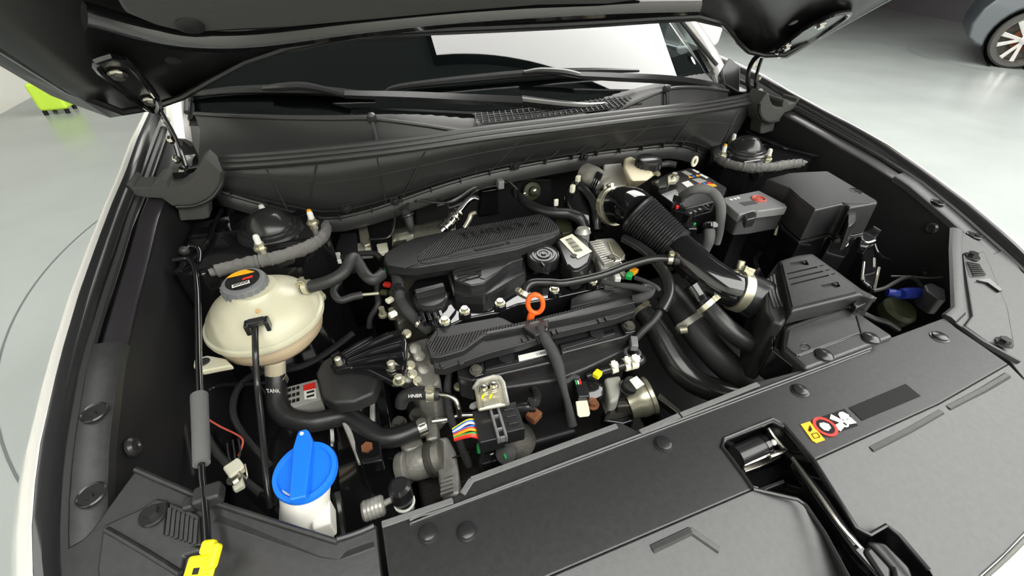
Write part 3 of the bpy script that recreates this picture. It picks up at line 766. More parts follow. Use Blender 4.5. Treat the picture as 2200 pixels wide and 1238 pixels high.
# stickers on the cover
st = thing('warning_sticker', 'orange, red and white fan hazard warning sticker on radiator cover', 'sticker')
def fq(x, y, k=0): return f3(x, y, ZP + .0006 + k * .0004)
G().prism([fq(*p) for p in ((970, 275), (1140, 215), (1220, 315), (1055, 372), (1000, 330))], (0, 0, -.0006)).done('backing', 'ink', st)
G().prism([fq(*p, 1) for p in ((880, 308), (935, 290), (1025, 400), (975, 418), (950, 405))], (0, 0, -.0006)).done('warning_field', 'amber', st)
G().prism([fq(*p, 2) for p in ((925, 345), (935, 312), (950, 338), (938, 352))], (0, 0, -.0005)).done('warning_mark', 'ink', st)
G().tube([fq(*p, 2) for p in ((945, 365), (978, 358), (995, 382), (962, 392), (945, 365))], .0005, 4, 1).done('warning_mark', 'ink', st)
c = fq(1025, 322, 1)
rx = (fq(1075, 322, 1) - fq(975, 322, 1)) / 2; rxl = .0135
G().lathe([(.0105, 0), (.0105, .0006), (.0140, .0006), (.0140, 0)], c, (0, 0, 1), 30).done('prohibition_ring', 'red', st)
G().lathe([(.0104, 0), (.0104, .0003), (.0005, .0003)], c, (0, 0, 1), 20).done('ring_field', 'ink', st)
G().prism([c + V(x, y, .0004) for x, y in ((-.006, -.003), (-.002, -.006), (.005, -.004), (.007, .001), (.003, .005), (-.003, .006), (-.006, .003))], (0, 0, .0004)).done('hand_mark', 'label_white', st)
for ang, (x, y) in enumerate(((1140, 262), (1112, 318), (1168, 292), (1092, 278))):
    p = fq(x, y, 1)
    if ang == 0: G().prism([p + V(x, y, 0) for x, y in ((-.008, -.001), (-.003, -.005), (.004, -.004), (.007, 0), (.004, .006), (-.001, .007), (-.005, .005))], (0, 0, .0005)).done('hand_mark', 'label_white', st)
    else:
        d = (p - fq(1138, 300, 1)).normalized(); q = V(-d.y, d.x, 0)
        G().prism([p - d * .007 + q * .003, p + d * .007 + q * .005, p + d * .007 - q * .004, p - d * .007 - q * .003], (0, 0, .0005)).done('fan_blade_mark', 'label_white', st, .0008)
G().torus(fq(1140, 306, 1), (0, 0, 1), .0035, .0012, 16, 6).done('fan_hub_mark', 'label_white', st)
o = G().prism([f3(x, y, ZP + .0008) for x, y in ((1165, 208), (1500, 68), (1590, 140), (1245, 285))], (0, 0, -.0006)).done('blank_sticker', 'ink', None)
tag(o, 'dark blank strip sticker on the radiator cover beside the warning sticker', 'sticker')

# ------------------------------------------------------------------ side covers (one each side)
def zs(q): return .854 + .22 * (q.y + .574)
def sidep(x, y, up=0.0): return hit(x, y, lambda q: q.z - zs(q) - up, .1, 3)
def E4(x, y): return (x / 2.5375, 750 + y / 2.5375)
def E3(x, y): return (1600 + x / 2.752, 350 + y / 2.752)
lc = thing('side_cover', 'black plastic corner cover holding the yellow prop rod clip', 'cover')
lp = [E4(*p) for p in ((2050, 948), (1975, 985), (1840, 1030), (1780, 1025), (1200, 840), (1065, 790), (742, 652), (640, 790), (500, 985), (450, 1035), (380, 1075), (255, 1105))]
outl = [sidep(*p) for p in lp] + [V(-.735, -.62, .84), V(-.72, -.72, .82), V(-.46, -.80, .81), V(-.462, -.62, .846)]
G().prism(outl, (0, 0, -.010)).done('panel', 'plastic_panel', lc, .0025)
rimp = [sidep(*E4(*p), .002) for p in ((742, 660), (1065, 800), (1200, 850), (1780, 1035), (1840, 1040), (1975, 995), (2040, 965))]
G().tube(rimp, .0045, 8, 2, flat=.7).done('edge_rim', 'plastic_panel', lc)
ra_ = [sidep(*E4(*p), .006) for p in ((560, 960), (760, 870), (850, 810), (910, 820), (900, 1000), (1090, 1075), (1100, 1100), (1000, 1130), (980, 1240), (980, 1300), (540, 1300), (525, 1200))]
G().prism(ra_, (0, 0, -.008)).done('raised_field', 'plastic_panel', lc, .003)
G().tube([sidep(*E4(*p), .007) for p in ((580, 985), (780, 1100), (980, 1225))], .003, 8, 2).done('ridge', 'plastic_panel', lc)
vp = [sidep(*E4(*p), .007) for p in ((925, 835), (1085, 905), (1095, 1070), (985, 1080), (895, 1020))]
G().prism(vp, (0, 0, -.003)).done('vent_frame', 'plastic_panel', lc, .002)
for i in range(7):
    a = sidep(*E4(930 + i * 24, 870 + i * 11), .008); b = sidep(*E4(915 + i * 25, 1020 + i * 8), .008)
    d = (b - a).normalized(); q = V(d.y, -d.x, 0)
    G().prism([a - q * .0016, b - q * .0016, b + q * .0016, a + q * .0016], (0, 0, .002)).done('vent_slat', 'plastic_panel', lc)
strip('step_facet', [sidep(*E4(*p), .0) for p in ((1180, 925), (1480, 1030), (1760, 1125), (1850, 1135), (2040, 1065))], .006, .0012, 'plastic_panel', lc)
sc = sidep(*E4(835, 900), .006)
G().lathe([(.013, 0), (.012, .002), (.010, .002)], sc, (0, 0, 1), 20).done('screw_seat', 'plastic_satin', lc)
bolt(sc + V(0, 0, .001), .007, .006, lc, 'plastic_satin', name='screw')

rc = thing('side_cover', 'black plastic corner cover with vent slats beside the dark headlamp bay', 'cover')
rp = [E3(*p) for p in ((1245, 385), (1232, 530), (1245, 870), (1196, 906), (1272, 962), (1574, 1180), (1655, 1280), (1760, 1290))]
orp = [sidep(*p) for p in rp] + [sidep(*E3(1900, 1000)), sidep(*E3(1720, 720)), sidep(*E3(1640, 640)), sidep(*E3(1590, 570)), sidep(*E3(1530, 512)), sidep(*E3(1470, 535)), sidep(*E3(1400, 470))]
G().prism(orp, (0, 0, -.010)).done('panel', 'plastic_panel', rc, .0025)
rim2 = [sidep(*E3(*p), .006) for p in ((1250, 400), (1245, 530), (1262, 875), (1205, 925))]
G().tube(rim2, .011, 8, 1, flat=.5, hint=(1, 0, 0)).done('edge_rim', 'plastic_panel', rc)
rf = [sidep(*E3(*p), .005) for p in ((1290, 540), (1420, 520), (1560, 860), (1600, 1080), (1440, 1060), (1300, 960), (1345, 900))]
G().prism(rf, (0, 0, -.008)).done('raised_field', 'plastic_panel', rc, .003)
vp = [sidep(*E3(*p), .006) for p in ((1305, 580), (1390, 595), (1425, 670), (1330, 675))]
G().prism(vp, (0, 0, -.003)).done('vent_frame', 'plastic_panel', rc, .002)
for i in range(7):
    a = sidep(*E3(1312 + i * 6, 590 + i * 13), .007); b = sidep(*E3(1385 + i * 6, 603 + i * 10), .007)
    d = (b - a).normalized(); q = V(d.y, -d.x, 0)
    G().prism([a - q * .0011, b - q * .0011, b + q * .0011, a + q * .0011], (0, 0, .002)).done('vent_slat', 'plastic_panel', rc)
G().prism([sidep(*E3(*p), .006) for p in ((1365, 700), (1440, 690), (1520, 760), (1500, 765), (1430, 715))], (0, 0, .003)).done('clip_slot', 'plastic_satin', rc)
G().tube([sidep(*E3(*p), .006) for p in ((1280, 975), (1400, 1060), (1620, 1180))], .005, 8, 1, flat=.6).done('ridge', 'plastic_panel', rc)
for x, y in ((1340, 555), (1525, 1065)):
    sc = sidep(*E3(x, y), .005)
    G().lathe([(.013, 0), (.012, .002), (.010, .002)], sc, (0, 0, 1), 20).done('screw_seat', 'plastic_satin', rc)
    bolt(sc + V(0, 0, .001), .008, .008, rc, 'plastic_satin', name='screw')
# plastic wing trims with recessed fixing holes
for s, nm in ((-1, 'beside the prop rod'), (1, 'beside the fuse box')):
    wt = thing('wing_trim', 'black wing top trim with two round fixing holes ' + nm, 'trim')
    rows = []
    for y in dens(-.50, -.27, 14):
        xc, zc, zi = fy(y)
        k = max(0, min(1, (y + .5) / .05))
        rows.append([V(s * (xc - .049), y, zi - .006), V(s * (xc - .047), y, zi + .004), V(s * (xc - .043), y, zi + .007), V(s * (xc - .016), y, zi + .010), V(s * (xc - .012), y, zi + .009)])
    G().grid(rows).done('strip', 'plastic_panel', wt)
    for (x, y) in ((.738, -.364), (.729, -.453)):
        zz = fy(y)[2] + .009
        pt = V(s * x, y, zz + .001)
        G().lathe([(.0105, 0), (.0120, .0018), (.0135, .0005)], pt, (0, -.1, 1), 22).done('hole_rim', 'plastic_satin', wt)
        G().lathe([(.0005, .0004), (.0100, .0004), (.0100, 0)], pt, (0, -.1, 1), 22).done('hole', 'rubber', wt)
        G().lathe([(.0038, 0), (.0034, .003), (.0005, .003)], pt + V(0, -.003, 0), (0, -.1, 1), 14).done('clip_head', 'plastic_satin', wt)

# headlamp corner peeping out at the front
hl = thing('headlamp', 'pale clear headlamp corner below the radiator cover front edge', 'headlamp')
a = [front(2109, 1238), front(2160, 1192), front(2215, 1136)]
G().loft2([a[0], a[1], a[2], a[2] + V(.08, -.10, -.06), a[0] + V(.08, -.14, -.06)], [p + V(.01, -.01, -.08) for p in (a[0], a[1], a[2], a[2] + V(.08, -.10, -.0), a[0] + V(.08, -.14, -.0))]).done('lens', 'head_rim', hl, .008, 3)
G().tube([p + V(.006, -.006, .002) for p in a], .003, 6, 2).done('chrome_strip', 'chrome', hl)

# ================================================================== engine bay contents, tank side
def hose(name, label, frame, pts, w, m='rubber_hose', cat='hose', n=14, k=6, parent=None, flat=1.0):
    pp = P(frame, pts)
    ws = w if isinstance(w, (list, tuple)) else [w] * len(pp)
    r = [wpx(p, q) / 2 for p, q in zip(pp, ws)]
    o = G().tube(pp, r, n, k, flat=flat).done(name, m, parent)
    if parent is None and label: tag(o, label, cat)
    return o
def hclamp(frame, a, b, w, parent, m='steel', wid=.009, ear=(0, -.3, 1), t=.5):
    pa, pb = frame(*a), frame(*b); p = pa.lerp(pb, t)
    return clamp(p, pb - pa, wpx(p, w) / 2, wid, parent, m, ear)

# coolant expansion tank
tk = thing('coolant_tank', 'cream translucent coolant tank with grey screw cap beside the strut tower', 'tank')
TC = V(-.5867, -.1796, .857); TR = .0855
up = G().lathe([(TR, 0), (TR * .985, .008), (TR * .94, .018), (TR * .82, .031), (TR * .64, .042), (TR * .48, .049), (.036, .053), (.033, .058), (.001, .058)], TC, (0, 0, 1), 48).done('upper_shell', 'tank', tk)
lo = G().lathe([(TR * .97, 0), (TR * .965, -.018), (TR * .92, -.034), (TR * .76, -.050), (TR * .5, -.060), (.02, -.066), (.001, -.066)], TC, (0, 0, 1), 48).done('lower_shell', 'tank_fluid', tk)
G().lathe([(TR * .95, -.006), (TR + .003, -.0055), (TR + .0045, 0), (TR + .003, .0045), (TR * .96, .007)], TC, (0, 0, 1), 48).done('seam_flange', 'tank', tk)
cc = F0(524, 607, .922)
cap = G().lathe([(.030, -.018), (.0325, -.016), (.033, -.002), (.031, .003), (.026, .005), (.001, .0055)], cc, (-.05, -.06, 1), 40).done('screw_cap', 'grey_cap', tk)
for i in range(20):
    t = 2 * math.pi * i / 20; d = V(math.cos(t), math.sin(t), 0)
    G().boxaxes(cc + d * .0328 + V(0, 0, -.008), d * .0010, V(-d.y, d.x, 0) * .0022, V(0, 0, .007)).done('grip_rib', 'grey_cap', cap)
G().lathe([(.0245, 0), (.0245, .0006), (.0005, .0006)], cc + V(0, 0, .0055), (-.05, -.06, 1), 32).done('cap_label', 'ink', cap)
cres = [cc + V(math.cos(t) * .0242, math.sin(t) * .0242, .0072) for t in dens(.55, 2.75, 12)]
G().prism(cres, (0, 0, .0005)).done('cap_label_orange', 'amber', cap)
G().prism([cc + V(x, y, .0066) for x, y in ((-.012, -.020), (.012, -.015), (.010, -.007), (-.013, -.012))], (0, 0, .0006)).done('cap_label_white', 'label_white', cap)
G().prism([cc + V(x, y, .0068) for x, y in ((0, -.004), (.015, -.001), (.014, .004), (.001, .001))], (0, 0, .0006)).done('cap_label_red', 'red', cap)
text('XXXX', cc + V(-.010, -.0185, .0073), cc + V(.0105, -.014, .0073), .005, 'ink', 'cap_lettering', cap)
for x, y, zz in ((465, 728, .870), (553, 668, .904)):
    p = F0(x, y, zz)
    G().lathe([(.004, -.002), (.003, .0012), (.001, .0015)], p, (-.2, -.3, 1), 10).done('moulding_mark', 'tank_stain', up)
# mounting ears
def ear(pts, z, hole):
    o = G().prism([F0(x, y, z) for x, y in pts], (0, 0, -.010)).done('mounting_ear', 'tank', tk, .003)
    if hole: G().lathe([(.0005, .001), (.008, .001), (.009, 0)], F0(*hole, z), (0, 0, 1), 16).done('bushing', 'rubber', o)
ear([(416, 772), (445, 762), (485, 770), (500, 785), (462, 792), (432, 798), (414, 788)], .842, (437, 778))
ear([(670, 625), (690, 622), (700, 632), (690, 645), (672, 645)], .845, None)
spg = G().tube(P(z4, [(1290, 760, .880), (1350, 745, .886), (1420, 728, .893)]), .010, 14, 3).done('hose_spigot', 'tank_fluid', tk)
G().tube([F0(590, 770, .80), F0(592, 805, .755)], .016, 16, 1).done('outlet_neck', 'cream', tk)
th = thing('tank_hose', 'grey black upper hose clipped to the coolant tank spigot', 'hose')
hose('hose', None, z4, [(1390, 740, .897), (1480, 722, .90), (1580, 690, .905), (1660, 640, .91), (1700, 580, .915), (1735, 540, .915), (1770, 590, .905), (1810, 650, .895), (1860, 685, .89), (1920, 650, .885)], [27, 27, 27, 26, 26, 26, 26, 25, 25, 24], 'rubber', parent=th)
hclamp(z4, (1410, 735, .898), (1440, 730, .90), 29, th, 'zinc')
t2 = thing('bypass_hose', 'thin black bypass hose looping below the tank hose', 'hose')
hose('hose', None, z4, [(1640, 690, .87), (1600, 760, .86), (1640, 820, .85), (1720, 800, .85), (1790, 785, .85)], [14, 16, 16, 17, 16], 'rubber', parent=t2)
hose('fitting', None, z4, [(1785, 785, .85), (1900, 775, .85)], 7, 'zinc', parent=t2)
# overflow tube with its clip
ot = thing('overflow_tube', 'thin glossy black overflow tube clipped to the coolant tank front', 'tube')
hose('tube', None, F0, [(548, 703, .899), (549, 760, .887), (553, 830, .85), (560, 900, .84), (568, 980, .83), (575, 1050, .815), (580, 1092, .80)], [14, 13, 13, 13, 13, 13, 12], 'rubber_gloss', parent=ot)
pc_ = z4(1090, 965, .903)
g = G(); g.boxaxes(pc_, V(.011, 0, 0), V(0, .004, .002), V(0, -.003, .006))
g.boxaxes(pc_ + V(-.013, -.004, -.004), V(.003, 0, 0), V(0, .008, 0), V(0, 0, .009)); g.boxaxes(pc_ + V(.013, -.004, -.004), V(.003, 0, 0), V(0, .008, 0), V(0, 0, .009))
g.done('tube_clip', 'plastic_satin', ot, .0015)
# lower tank hose
lh = thing('radiator_hose', 'thick black lower hose from the coolant tank bending to a steel pipe', 'hose')
hose('hose', None, F0, [(592, 800, .762), (594, 835, .745), (598, 872, .73), (620, 898, .72), (670, 907, .715), (741, 896, .71), (784, 919, .705), (815, 940, .70), (853, 939, .70), (896, 922, .70), (915, 914, .70)], [38, 42, 45, 46, 44, 42, 44, 44, 42, 38, 36], 'rubber_hose', parent=lh)
pa = F0(592, 812, .757)
for dz in (0, -.006, -.012):
    G().torus(pa + V(.0005, .001, dz), (0, 0.1, 1), .0155, .0012, 24, 6).done('spring_clamp', 'zinc', lh)
hclamp(F0, (896, 922, .70), (915, 914, .70), 42, lh, 'steel', .014)
a0 = F0(578, 832, .752); b0 = F0(606, 832, .752)
text('TANK', a0 + V(0, -.017, .006), b0 + V(0, -.017, .006), .007, 'label_white', 'lettering', lh, normal=(0, -1, .3))
pipe = hose('coolant_pipe', 'bent bare steel coolant pipe between lower hose and engine', f1, [(420, 930, .70), (520, 915, .70), (600, 890, .70), (700, 885, .70), (800, 880, .70)], [15, 15, 15, 14, 14], 'steel', 'pipe')
# prop rod
pr = thing('prop_rod', 'black hood prop rod with grey foam sleeve and yellow end clip', 'rod')
hose('rod', None, F0, [(372, 560, .925), (395, 556, .925), (408, 560, .922), (418, 578, .917), (424, 620, .912), (426, 700, .905), (427, 780, .90), (430, 860, .893), (433, 1000, .886), (437, 1050, .885), (443, 1110, .885), (447, 1175, .884)], [10, 11, 12, 12, 12, 13, 13, 14, 14, 14, 14, 14], 'gloss_black', parent=pr)
hose('foam_sleeve', None, F0, [(428, 850, .894), (431, 925, .890), (433, 997, .886)], 33, 'foam_sleeve', parent=pr, k=2)
hose('hook', None, z4, [(600, 490, .935), (640, 462, .937), (690, 470, .935), (710, 510, .93), (705, 570, .925)], [7, 9, 9, 9, 8], 'gloss_black', parent=pr)
G().ball(z4(605, 492, .935), .008).done('hook_ball', 'rubber', pr)
yc = F0(446, 1207, .892)
tilt = Matrix.Rotation(math.radians(-15), 3, 'Z') @ Matrix.Rotation(math.radians(14), 3, 'X')
g = G().box(yc + tilt @ V(-.004, -.004, .0), (.026, .020, .006), tilt)
g.box(yc + tilt @ V(.008, .003, .006), (.007, .020, .010), tilt)
g.box(yc + tilt @ V(-.001, .011, .003), (.012, .012, .009), tilt)
yo = g.done('end_clip', 'yellow', pr, .0035, 3)
G().box(yc + tilt @ V(-.006, -.007, .0028), (.005, .005, .002), tilt).done('clip_slot', 'plastic_satin', yo)  # dark box drawn in for the shade inside the clip's slot
rg = thing('rod_grommet', 'black rubber holder clip for the prop rod on the corner cover', 'clip')
p = sidep(*E4(1140, 800), .008)
G().box(p, (.026, .020, .018)).done('holder', 'rubber', rg, .004)
G().box(p + V(-.018, -.002, -.002), (.010, .014, .012)).done('holder_lug', 'rubber', rg, .003)

# washer filler
wf = thing('washer_filler', 'white washer bottle neck with bright blue flip cap', 'bottle')
wc0 = F0(655, 1012, .872)
pts = [F0(657, 1030, .860), F0(656, 1075, .83), F0(657, 1110, .80), F0(660, 1150, .765)]
G().tube(pts, [.027, .026, .028, .032], 24, 5).done('neck', 'white_plastic', wf)
G().boxaxes(F0(697, 1115, .81), V(.010, 0, 0), V(0, .016, 0), V(0, 0, .016)).done('bracket', 'white_plastic', wf, .003)
cax = V(-.04, -.10, 1).normalized()
bc = G().lathe([(.030, -.010), (.0335, -.008), (.0345, -.003), (.0335, .001), (.029, .0015), (.027, -.0015), (.001, -.0015)], wc0, cax, 44).done('cap', 'blue', wf)
hp_ = [wc0 + cax * .001 + V(x, y, 0) for x, y in ((-.0125, -.034), (.0035, -.036), (.0115, .030), (.007, .046), (.004, .050), (-.004, .050), (-.006, .044), (-.0095, .030))]
G().prism([p + cax * .009 for p in hp_], cax * -.011).done('cap_handle', 'blue', bc, .002)
G().lathe([(.0005, 0), (.0022, 0), (.0022, .0008), (.0005, .0008)], wc0 + cax * .0100 + V(0, .044, 0), cax, 12).done('cap_pin', 'label_white', bc)

# engine mount
em = thing('engine_mount', 'black ribbed engine mount bracket on a thick rubber block', 'mount')
mz = .80
G().prism(P(F0, [(678, 800), (690, 775), (722, 757), (775, 770), (800, 785), (815, 810), (802, 845), (760, 862), (715, 866), (690, 852)], mz), (0, 0, -.028)).done('rubber_block', 'rubber', em, .006, 3)
g = G()
g.prism(P(F0, [(705, 775), (722, 758), (745, 752), (830, 712), (868, 705), (876, 735), (872, 790), (850, 825), (790, 795), (750, 790), (715, 795)], mz + .018), (0, 0, -.014))
g.done('bracket', 'gloss_black', em, .004)
for a, b in (((742, 768), (860, 712)), ((750, 776), (862, 738)), ((752, 784), (866, 762)), ((756, 792), (866, 790)), ((735, 762), (800, 726))):
    pa, pb = F0(*a, mz + .019), F0(*b, mz + .024)
    G().tube([pa, pa.lerp(pb, .5) + V(0, 0, .003), pb], [.003, .004, .004], 8, 2).done('bracket_rib', 'gloss_black', em)
bb = bolt(F0(729, 782, mz + .018), .010, .012, em, 'gloss_black')
G().lathe([(.005, 0), (.005, .012), (.003, .014), (.0005, .014)], F0(729, 782, mz + .028), (0, 0, 1), 12).done('stud_tip', 'zinc', bb)
for x, y in ((842, 790), (858, 820)):
    bb = bolt(F0(x, y, mz + .02), .007, .011, em, 'zinc')
    G().lathe([(.005, 0), (.005, .010), (.003, .012), (.0005, .012)], F0(x, y, mz + .03), (0, 0, 1), 12).done('stud_tip', 'zinc', bb)
# cast leg of the mount
g = G(); g.prism(P(F0, [(735, 868), (806, 850), (822, 990), (775, 998), (760, 960)], .71), (0, 0, -.03))
g.done('cast_leg', 'gloss_black', em, .004)
G().tube([F0(725, 872, .715), F0(752, 935, .71), F0(775, 995, .70), F0(806, 985, .70), F0(800, 900, .712), F0(800, 860, .715)], .0045, 8, 1).done('leg_edge', 'aluminium', em)
bolt(F0(790, 966, .705), .010, .008, em, 'rust')
# refrigerant label plate
lpz = .73
lp_ = thing('refrigerant_plate', 'grey printed metal plate with red square under the coolant tank', 'plate')
G().prism(P(F0, [(612, 833), (680, 815), (690, 858), (616, 880)], lpz), (0, 0, -.03)).done('plate', 'label_grey', lp_, .001)
G().prism(P(F0, [(652, 828), (677, 822), (680, 856), (654, 858)], lpz + .001), (0, 0, -.0008)).done('white_field', 'label_white', lp_)
G().prism(P(F0, [(651, 828), (677, 821), (678, 834), (652, 840)], lpz + .0016), (0, 0, -.0005)).done('red_field', 'red', lp_)
for r_ in range(3):
    for c_ in range(3):
        p = F0(622 + c_ * 9, 838 + r_ * 13 - c_ * 2.5, lpz + .001)
        G().box(p, (.005, .007, .0006)).done('printed_mark', 'ink', lp_)
for r_ in range(2):
    p = F0(667, 842 + r_ * 9, lpz + .0016); G().box(p, (.012, .004, .0006)).done('printed_mark', 'ink', lp_)
# inner rail, ducts and loose wiring under the tank
rl = thing('inner_rail', 'black welded chassis rail along the coolant tank side of the bay', 'rail')
G().prism([V(-.70, -.62, .64), V(-.43, -.62, .64), V(-.43, -.02, .66), V(-.70, -.02, .66)], (0, 0, -.2)).done('rail', 'gloss_black', rl, .012, 3)
G().tube([V(-.55, -.6, .645), V(-.54, -.3, .655), V(-.54, -.04, .665)], .008, 8, 2).done('weld_flange', 'gloss_black', rl)
rr = thing('inner_rail', 'black welded chassis rail along the fuse box side of the bay', 'rail')
G().prism([V(.43, -.62, .60), V(.70, -.62, .60), V(.70, -.02, .62), V(.43, -.02, .62)], (0, 0, -.2)).done('rail', 'gloss_black', rr, .012, 3)
wires = [
    ('wiring_loom', 'black taped wiring loom along the inner wing behind the prop rod', [(405, 640, .80), (412, 760, .76), (420, 860, .74), (450, 950, .72), (500, 1010, .71), (560, 1060, .70)], 16, 'cloth_tape'),
    ('wiring_loom', 'corrugated black loom curving under the coolant tank', [(760, 715, .74), (700, 760, .72), (640, 790, .72), (560, 800, .73), (515, 830, .74), (500, 880, .74), (520, 930, .73), (580, 1000, .72)], 14, 'rubber_hose'),
    ('cable', 'thin black cable running down the inner wing liner', [(372, 780, .80), (390, 880, .78), (405, 960, .77), (415, 1020, .77)], 8, 'rubber'),
    ('cable', 'thin red and black wire ending at the cream connector', [(430, 890, .76), (470, 915, .75), (510, 935, .75), (522, 950, .75), (512, 980, .74)], 4, 'ink_red'),
    ('brake_pipe', 'thin black pipe crossing under the coolant tank front edge', [(430, 850, .74), (470, 828, .74), (540, 825, .74), (585, 822, .74)], 9, 'gloss_black'),
    ('brake_pipe', 'glossy black pipe running across the bay floor to the washer neck', [(440, 900, .70), (480, 960, .70), (540, 1040, .70), (590, 1090, .70)], 9, 'gloss_black'),
    ('drain_hose', 'black hose dropping beside the washer neck', [(720, 1060, .74), (728, 1100, .73), (735, 1150, .71)], 20, 'rubber_gloss'),
]
for nm, lb_, pts, w, m in wires:
    hose(nm, lb_, F0, pts, w, m, 'cable' if 'cable' in nm or 'loom' in nm else 'pipe', n=8)
kc = thing('connector', 'cream plastic cable connector bolted below the foam sleeve', 'connector')
G().box(F0(505, 1008, .745), (.022, .024, .012), Matrix.Rotation(.5, 3, 'Z')).done('shell', 'label_cream', kc, .003)
G().box(F0(510, 1035, .735), (.014, .030, .010), Matrix.Rotation(.3, 3, 'Z')).done('tab', 'label_cream', kc, .003)
bolt(F0(503, 1030, .742), .007, .006, kc, 'steel')
for i, (x, y) in enumerate(((488, 975), (500, 968), (512, 965), (526, 1020))):
    hose('pigtail', None, F0, [(x, y - 22, .75), (x + 4, y + 8, .75), (505, 1003, .748)], 4, 'zinc' if i == 3 else 'rubber', parent=kc, n=6)
# a/c pipe by the washer neck
ac = thing('aircon_pipe', 'grey ribbed aluminium aircon pipe fitting with black service cap', 'pipe')
pts = P(f4, [(215, 690, .74), (330, 650, .74)])
d = (pts[1] - pts[0])
g = G()
for i in range(5): g.lathe([(.011, 0), (.0135, .003), (.0135, .006), (.011, .009)], pts[0] + d * (i / 5), d, 18)
g.cyl(pts[0], pts[1], .0105, n=18)
g.done('bellows', 'aluminium', ac)
hose('pipe', None, f4, [(330, 650, .742), (370, 625, .745), (420, 605, .748)], 13, 'aluminium', parent=ac)
G().lathe([(.012, -.05), (.013, -.03), (.010, -.028), (.010, -.012), (.014, -.010), (.015, 0), (.0145, .022), (.010, .026), (.001, .026)], f4(450, 590, .755), (0, 0, 1), 18).done('service_cap', 'plastic_satin', ac)
G().torus(f4(465, 630, .745), (0, 0, 1), .0125, .002, 18, 6).done('collar', 'label_white', ac)

# ================================================================== engine
eng = thing('engine_block', 'dirty cast aluminium engine block and cylinder head under the covers', 'engine')
G().prism([V(-.42, -.46, .60), V(.02, -.46, .60), V(.06, -.08, .62), V(-.40, -.08, .62)], (0, 0, -.22)).done('block', 'block_dark', eng, .01)
G().prism(P(e1, [(560, 1150), (700, 1060), (1300, 1040), (2000, 880), (2300, 780), (2330, 700), (2000, 600), (560, 740), (480, 900)], .815), (0, 0, -.16)).done('cylinder_head', 'alu_dark', eng, .006)
# timing cover with bolt bosses at the mount end
g = G(); g.prism(P(f1, [(190, 420), (260, 370), (400, 330), (440, 480), (480, 640), (420, 700), (300, 660), (240, 560)], .775), (0, 0, -.12))
g.done('timing_cover', 'cast_alu', eng, .006)
for x, y, z in ((330, 470, .79), (300, 420, .80), (360, 560, .78), (250, 620, .77)):
    G().lathe([(.010, -.04), (.010, .0), (.007, .002), (.001, .002)], f1(x, y, z), (.2, -.6, 1), 16).done('boss', 'cast_alu', eng)
for x, y, z in ((225, 470, .80), (240, 320, .815), (265, 540, .79), (280, 600, .78), (320, 650, .77), (600, 690, .72)):
    bolt(f1(x, y, z), .006, .010, eng, 'zinc', (.1, -.5, 1))
# valve cover
vc = thing('valve_cover', 'black plastic valve cover with raised oil separator box', 'cover')
G().prism(P(e1, [(640, 880), (700, 800), (950, 760), (1500, 640), (2100, 560), (2190, 700), (2185, 860), (1780, 950), (1500, 1000), (1350, 1060), (1090, 1110), (940, 1180), (860, 1190), (740, 1050)], .838), (0, 0, -.05)).done('base', 'gloss_black', vc, .004)
G().prism(P(e1, [(960, 770), (1000, 905), (1090, 928), (1240, 935), (1340, 890), (1460, 815), (1570, 765), (1560, 640), (1480, 600), (980, 700)], .857), (0, 0, -.04)).done('separator_base', 'plastic_satin', vc, .004)
G().prism(P(e1, [(975, 690), (1500, 572), (1550, 640), (1460, 665), (1400, 700), (1330, 760), (1240, 830), (1205, 838), (1130, 850), (1000, 800)], .872), (0, 0, -.03)).done('separator_box', 'plastic_satin', vc, .003)
G().prism(P(e1, [(1145, 650), (1495, 575), (1545, 640), (1440, 670), (1360, 730), (1240, 800), (1205, 790)], .8735), (0, 0, -.002)).done('separator_lid', 'plastic_satin', vc, .001)
G().prism(P(e1, [(985, 688), (1080, 665), (1120, 790), (1005, 805)], .8735), (0, 0, -.002)).done('separator_lid', 'plastic_satin', vc, .001)
for i in range(3):
    a, b = e1(1010 + i * 12, 735 + i * 32, .876), e1(1215, 690 + i * 32, .876)
    G().tube([a, b], .0018, 6, 1).done('separator_rib', 'plastic_satin', vc)
G().tube(P(e1, [(965, 780), (1000, 895), (1090, 922), (1240, 930), (1340, 885), (1460, 812), (1560, 762)], .8575), .0022, 6, 3).done('weld_line', 'plastic_satin', vc)
G().prism(P(e1, [(960, 780), (985, 770), (1010, 900), (990, 900)], .862), (0, 0, -.01)).done('end_clip', 'plastic_satin', vc, .002)
for i in range(4):
    G().box(e1(760 + i * 45, 1105 - i * 12, .842), (.006, .03, .012)).done('fin', 'gloss_black', vc, .001)
G().prism(P(e1, [(850, 1060), (985, 990), (1020, 1040), (960, 1120), (870, 1140)], .843), (0, 0, -.006)).done('step_plate', 'gloss_black', vc, .002)
for x, y in ((1090, 1090), (1365, 1030), (1785, 925), (2080, 858), (935, 1172)):
    p = e1(x, y, .840)
    st_ = G().lathe([(.011, 0), (.010, .010), (.008, .012), (.001, .012)], p, (0, 0, 1), 16).done('bolt_boss', 'gloss_black', vc)
    bolt(p + V(0, 0, .011), .0065, .008, vc, 'zinc')
# breather dome
dm = G().lathe([(.031, -.02), (.031, -.004), (.030, 0), (.027, .001), (.026, -.001), (.023, -.001), (.022, .0012), (.018, .0012), (.017, -.0006), (.014, -.0006), (.013, .002), (.009, .002), (.008, .0005), (.005, .0005), (.0045, .003), (.001, .003)], e1(1703, 605, .878), (-.03, -.08, 1), 44).done('breather_dome', 'plastic_satin', vc)
G().box(e1(1698, 690, .876), (.004, .014, .006)).done('dome_latch', 'plastic_satin', dm, .001)
G().lathe([(.037, -.03), (.036, 0), (.031, .004)], e1(1703, 640, .848), (0, 0, 1), 32).done('dome_base', 'gloss_black', vc)
